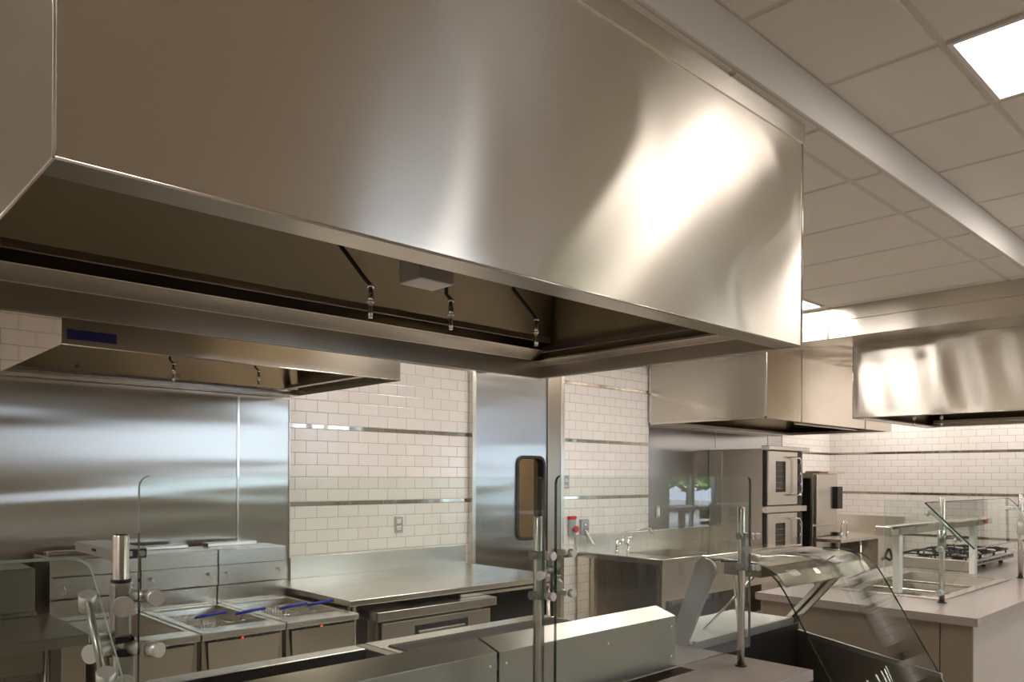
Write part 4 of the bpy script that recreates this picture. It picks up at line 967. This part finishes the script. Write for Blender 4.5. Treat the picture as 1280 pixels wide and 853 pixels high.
# ================================================================== STACKED CONVECTION OVENS
ov = thing('convection_oven', 'pair of stacked convection ovens with glass doors under the far wall hood', 'oven', (7.7, 4.2, 0))
OX0, OX1, OY0, OY1 = 7.29, 8.13, 3.96, 4.575
obj('cabinet', MB().box(OX0, OX1, OY0+.02, OY1+.012, .12, 1.80), steel('oven side steel', (.62, .57, .50), .42, 0, 0, .003, (2, 2, 2)), ov, .003)
obj('rear_cover', MB().box(OX0-.012, OX0, OY1-.14, OY1+.014, .12, 1.79), m_stf, ov, .003)
obj('top_cap', MB().box(OX0-.0, OX1+.04, OY0-.06, OY0+.03, 1.79, 1.83), m_stf, ov, .003)
leg4(ov, OX0+.06, OX1-.06, OY0+.08, OY1-.08, .12, .025)
for zb, zt_ in ((1.225, 1.775), (.56, 1.135)):
    obj('door_gap', MB().box(OX0+.01, OX1-.01, OY0+.004, OY0+.02, zb-.015, zt_+.012), m_black, ov)
    w0, w1, v0, v1 = OX0+.19, OX0+.40, zb+.13, zt_-.10
    dr = obj('door', ring(MB(), rrect(OX0+.045, OX0+.66, zb, zt_, .004), rrect(w0, w1, v0, v1, .008), OY0-.028, OY0+.003), m_stf, ov)
    obj('window', MB().box(w0-.003, w1+.003, OY0-.012, OY0-.004, v0-.003, v1+.003), m_oglass, dr)
    rk = MB()
    for k in range(5): rk.tube([(w0+.01, OY0-.0135, v0+.04+k*.06), (w1-.01, OY0-.0135, v0+.04+k*.06)], .0012, 5)
    obj('rack', rk, m_greyp2, dr)
    obj('handle', MB().tube([(OX0+.46, OY0-.03, zt_-.06), (OX0+.47, OY0-.075, zt_-.055), (OX0+.60, OY0-.085, zt_-.06), (OX0+.645, OY0-.085, zt_-.10), (OX0+.645, OY0-.085, zb+.14), (OX0+.60, OY0-.085, zb+.10), (OX0+.47, OY0-.075, zb+.095), (OX0+.46, OY0-.03, zb+.10)], .0085, 10), m_chrome, dr)
    cp_ = obj('control_panel', MB().box(OX0+.685, OX1-.02, OY0-.004, OY0+.004, zb, zt_), m_black, ov)
    for k in range(4): obj('knob', MB().tube([(OX0+.75, OY0-.004, zb+.10+k*.115), (OX0+.75, OY0-.03, zb+.10+k*.115)], .018, 12), m_chrome, cp_)
obj('mid_trim', MB().box(OX0-.0, OX1+.03, OY0-.035, OY0+.02, 1.145, 1.205), m_stf, ov, .004)

# steamer cabinet next to it
sm = thing('steamer', 'narrow two-door steamer cabinet with black handles, right of the stacked ovens', 'steamer', (8.85, 4.3, 0))
MX0, MX1, MY0, MY1 = 8.52, 9.12, 4.0, 4.575
obj('cabinet', MB().box(MX0, MX1, MY0+.03, MY1, .12, 1.56), m_stf, sm, .003)
obj('side_vent', MB().box(MX0-.006, MX0, MY0+.06, MY0+.16, .3, 1.5).box(MX0-.006, MX0, MY0+.26, MY0+.40, .3, 1.5), m_gapshade, sm)
obj('top_hood', MB().box(MX0-.0, MX1+.06, MY0-.05, MY0+.12, 1.552, 1.582), m_stf, sm, .003)
obj('brand_strip', MB().box(MX0+.01, MX0+.2, MY0-.054, MY0-.05, 1.556, 1.576), plain('dull red strip', (.30, .08, .06), .5), sm)
for zb, zt_ in ((.98, 1.545), (.30, .955)):
    dr = obj('door', MB().box(MX0+.01, MX1-.06, MY0-.012, MY0+.028, zb, zt_), m_stf, sm, .004)
    obj('handle', MB().box(MX1-.15, MX1-.01, MY0-.055, MY0-.012, zt_-.40 if zb > .9 else zt_-.30, zt_-.14 if zb > .9 else zt_-.08), m_black, dr, .006)
leg4(sm, MX0+.06, MX1-.06, MY0+.08, MY1-.08, .12, .022)

# far counter with faucet along the right wall
fcn = thing('worktable', 'steel counter with backsplash along the far right tile wall, beside the steamer', 'worktable', (9.7, 3.9, 0))
obj('top', MB().box(8.35, 10.13, 3.63, 3.93, .80, .84).box(9.16, 10.13, 3.93, 4.575, .80, .84), m_stf, fcn, .004)
obj('backsplash', MB().box(10.13, 10.19, 3.63, 4.57, .84, 1.03), m_st, fcn, .003)
obj('end_cabinet', MB().box(9.42, 10.13, 3.66, 4.5, .35, .80), m_stf, fcn, .003)
obj('cabinet_handle', MB().tube([(9.62, 3.655, .56), (9.66, 3.62, .53), (9.72, 3.615, .55), (9.74, 3.64, .62), (9.74, 3.655, .66)], .016, 8), m_black, fcn)
obj('undershelf', MB().box(8.37, 9.42, 3.68, 3.92, .25, .28), m_std, fcn)
for x, y in ((8.42, 3.7), (9.0, 3.7), (10.05, 3.7), (10.05, 4.45)): obj('leg', MB().tube([(x, y, 0), (x, y, .80 if x < 9.4 else .35)], .022, 12), m_st, fcn)
f2 = thing('faucet', 'small chrome gooseneck faucet on the far counter by the right wall', 'faucet', (9.05, 3.9, .84))
obj('spout', MB().tube([(8.85, 3.85, .84), (8.85, 3.85, .95)] + [(8.92-.07*math.cos(a*PI/8), 3.84, .95+.06*math.sin(a*PI/8)) for a in range(1, 9)] + [(8.99, 3.84, .90)], .008, 10), m_chrome, f2)
obj('spout_base', MB().tube([(8.85, 3.85, .84), (8.85, 3.85, .88)], .018, 12), m_chrome, f2)
obj('valve', MB().tube([(9.03, 3.86, .84), (9.03, 3.86, .875), (9.07, 3.84, .88)], [.016, .012, .006], 10), m_chrome, f2)

# ================================================================== DINING AREA (seen reflected in the guard glass) AND OUTDOORS
def bar_table(x, y, L, label):
    t = thing('bar_table', label, 'table', (x, y, 0), 'bar tables by the windows')
    obj('tabletop', MB().box(x-L/2, x+L/2, y-.35, y+.35, 1.03, 1.08), m_tabw, t, .005)
    for dx in (-L/2+.08, L/2-.08):
        for dy in (-.28, .28): obj('leg', MB().box(x+dx-.04, x+dx+.04, y+dy-.04, y+dy+.04, 0, 1.03), m_tabw, t, .003)
    obj('foot_rail', MB().box(x-L/2+.08, x+L/2-.08, y-.30, y-.27, .28, .32), m_tabw, t)
def stool(x, y, label):
    t = thing('bar_stool', label, 'stool', (x, y, 0), 'dark stools at the bar tables')
    obj('seat', MB().tube([(x, y, .72), (x, y, .76)], [.17, .19], 18), m_stool, t)
    obj('backrest', MB().grid(lambda u, v: (x+.19*math.sin((u-.5)*2.2), y-.19*math.cos((u-.5)*2.2), .80+.22*v), 10, 3), m_stool, t)
    for a in range(4):
        c, s = math.cos(a*PI/2+PI/4), math.sin(a*PI/2+PI/4); obj('leg', MB().tube([(x+c*.12, y+s*.12, .72), (x+c*.2, y+s*.2, 0)], .012, 8), m_frame, t)
for x, side in ((6.2, 'left'), (9.3, 'middle'), (12.0, 'right')):
    bar_table(x, -3.7, 1.9, 'pale bar-height dining table by the windows, the %s one of three' % side)
    for dx in (-.5, .4):
        stool(x+dx, -4.3, 'dark bar stool on the window side of the %s dining table' % side)
struct('ground', MB().box(-20, 50, -40, YF-.2, -.3, -.2), plain('paving', (.38, .37, .35), .9, var=.1, bscale=3))
def tree(x, y, r, mat, label):
    t = thing('tree', label, 'tree', (x, y, -.2), 'trees outside the windows')
    obj('trunk', MB().tube([(x, y, -.2), (x+.1, y, 1.4), (x, y, 2.4)], [.22, .16, .1], 10), m_bark, t)
    bm = MB()
    for k in range(260):
        a = random.uniform(0, 2*PI); b = math.acos(random.uniform(-1, 1)); q = r*(.65+.35*random.random())
        c = Vector((x+q*math.sin(b)*math.cos(a), y+q*math.sin(b)*math.sin(a), 2.0+q*.9*math.cos(b)+.3)); s = random.uniform(.25, .5)
        n1 = Vector((random.gauss(0, 1), random.gauss(0, 1), random.gauss(0, 1))).normalized(); n2 = n1.orthogonal().normalized()
        n3 = n1.cross(n2)
        bm.verts([c+n2*s, c+n3*s*.6, c-n2*s, c-n3*s*.6, c+n1*.12], [(0, 1, 4), (1, 2, 4), (2, 3, 4), (3, 0, 4), (3, 2, 1, 0)])
    obj('crown', bm, mat, t)
for x, y, r, mt in ((1.0, -14, 2.2, m_leaf), (31.5, -18, 1.6, m_leaf2), (27.0, -20, 1.4, m_leaf2), (36, -17, 1.8, m_leaf), (23.0, -9.6, 2.1, m_leaf2), (13.6, -10.4, 1.8, m_leaf2)):
    tree(x, y, r, mt, 'leafy green tree outside the dining windows')
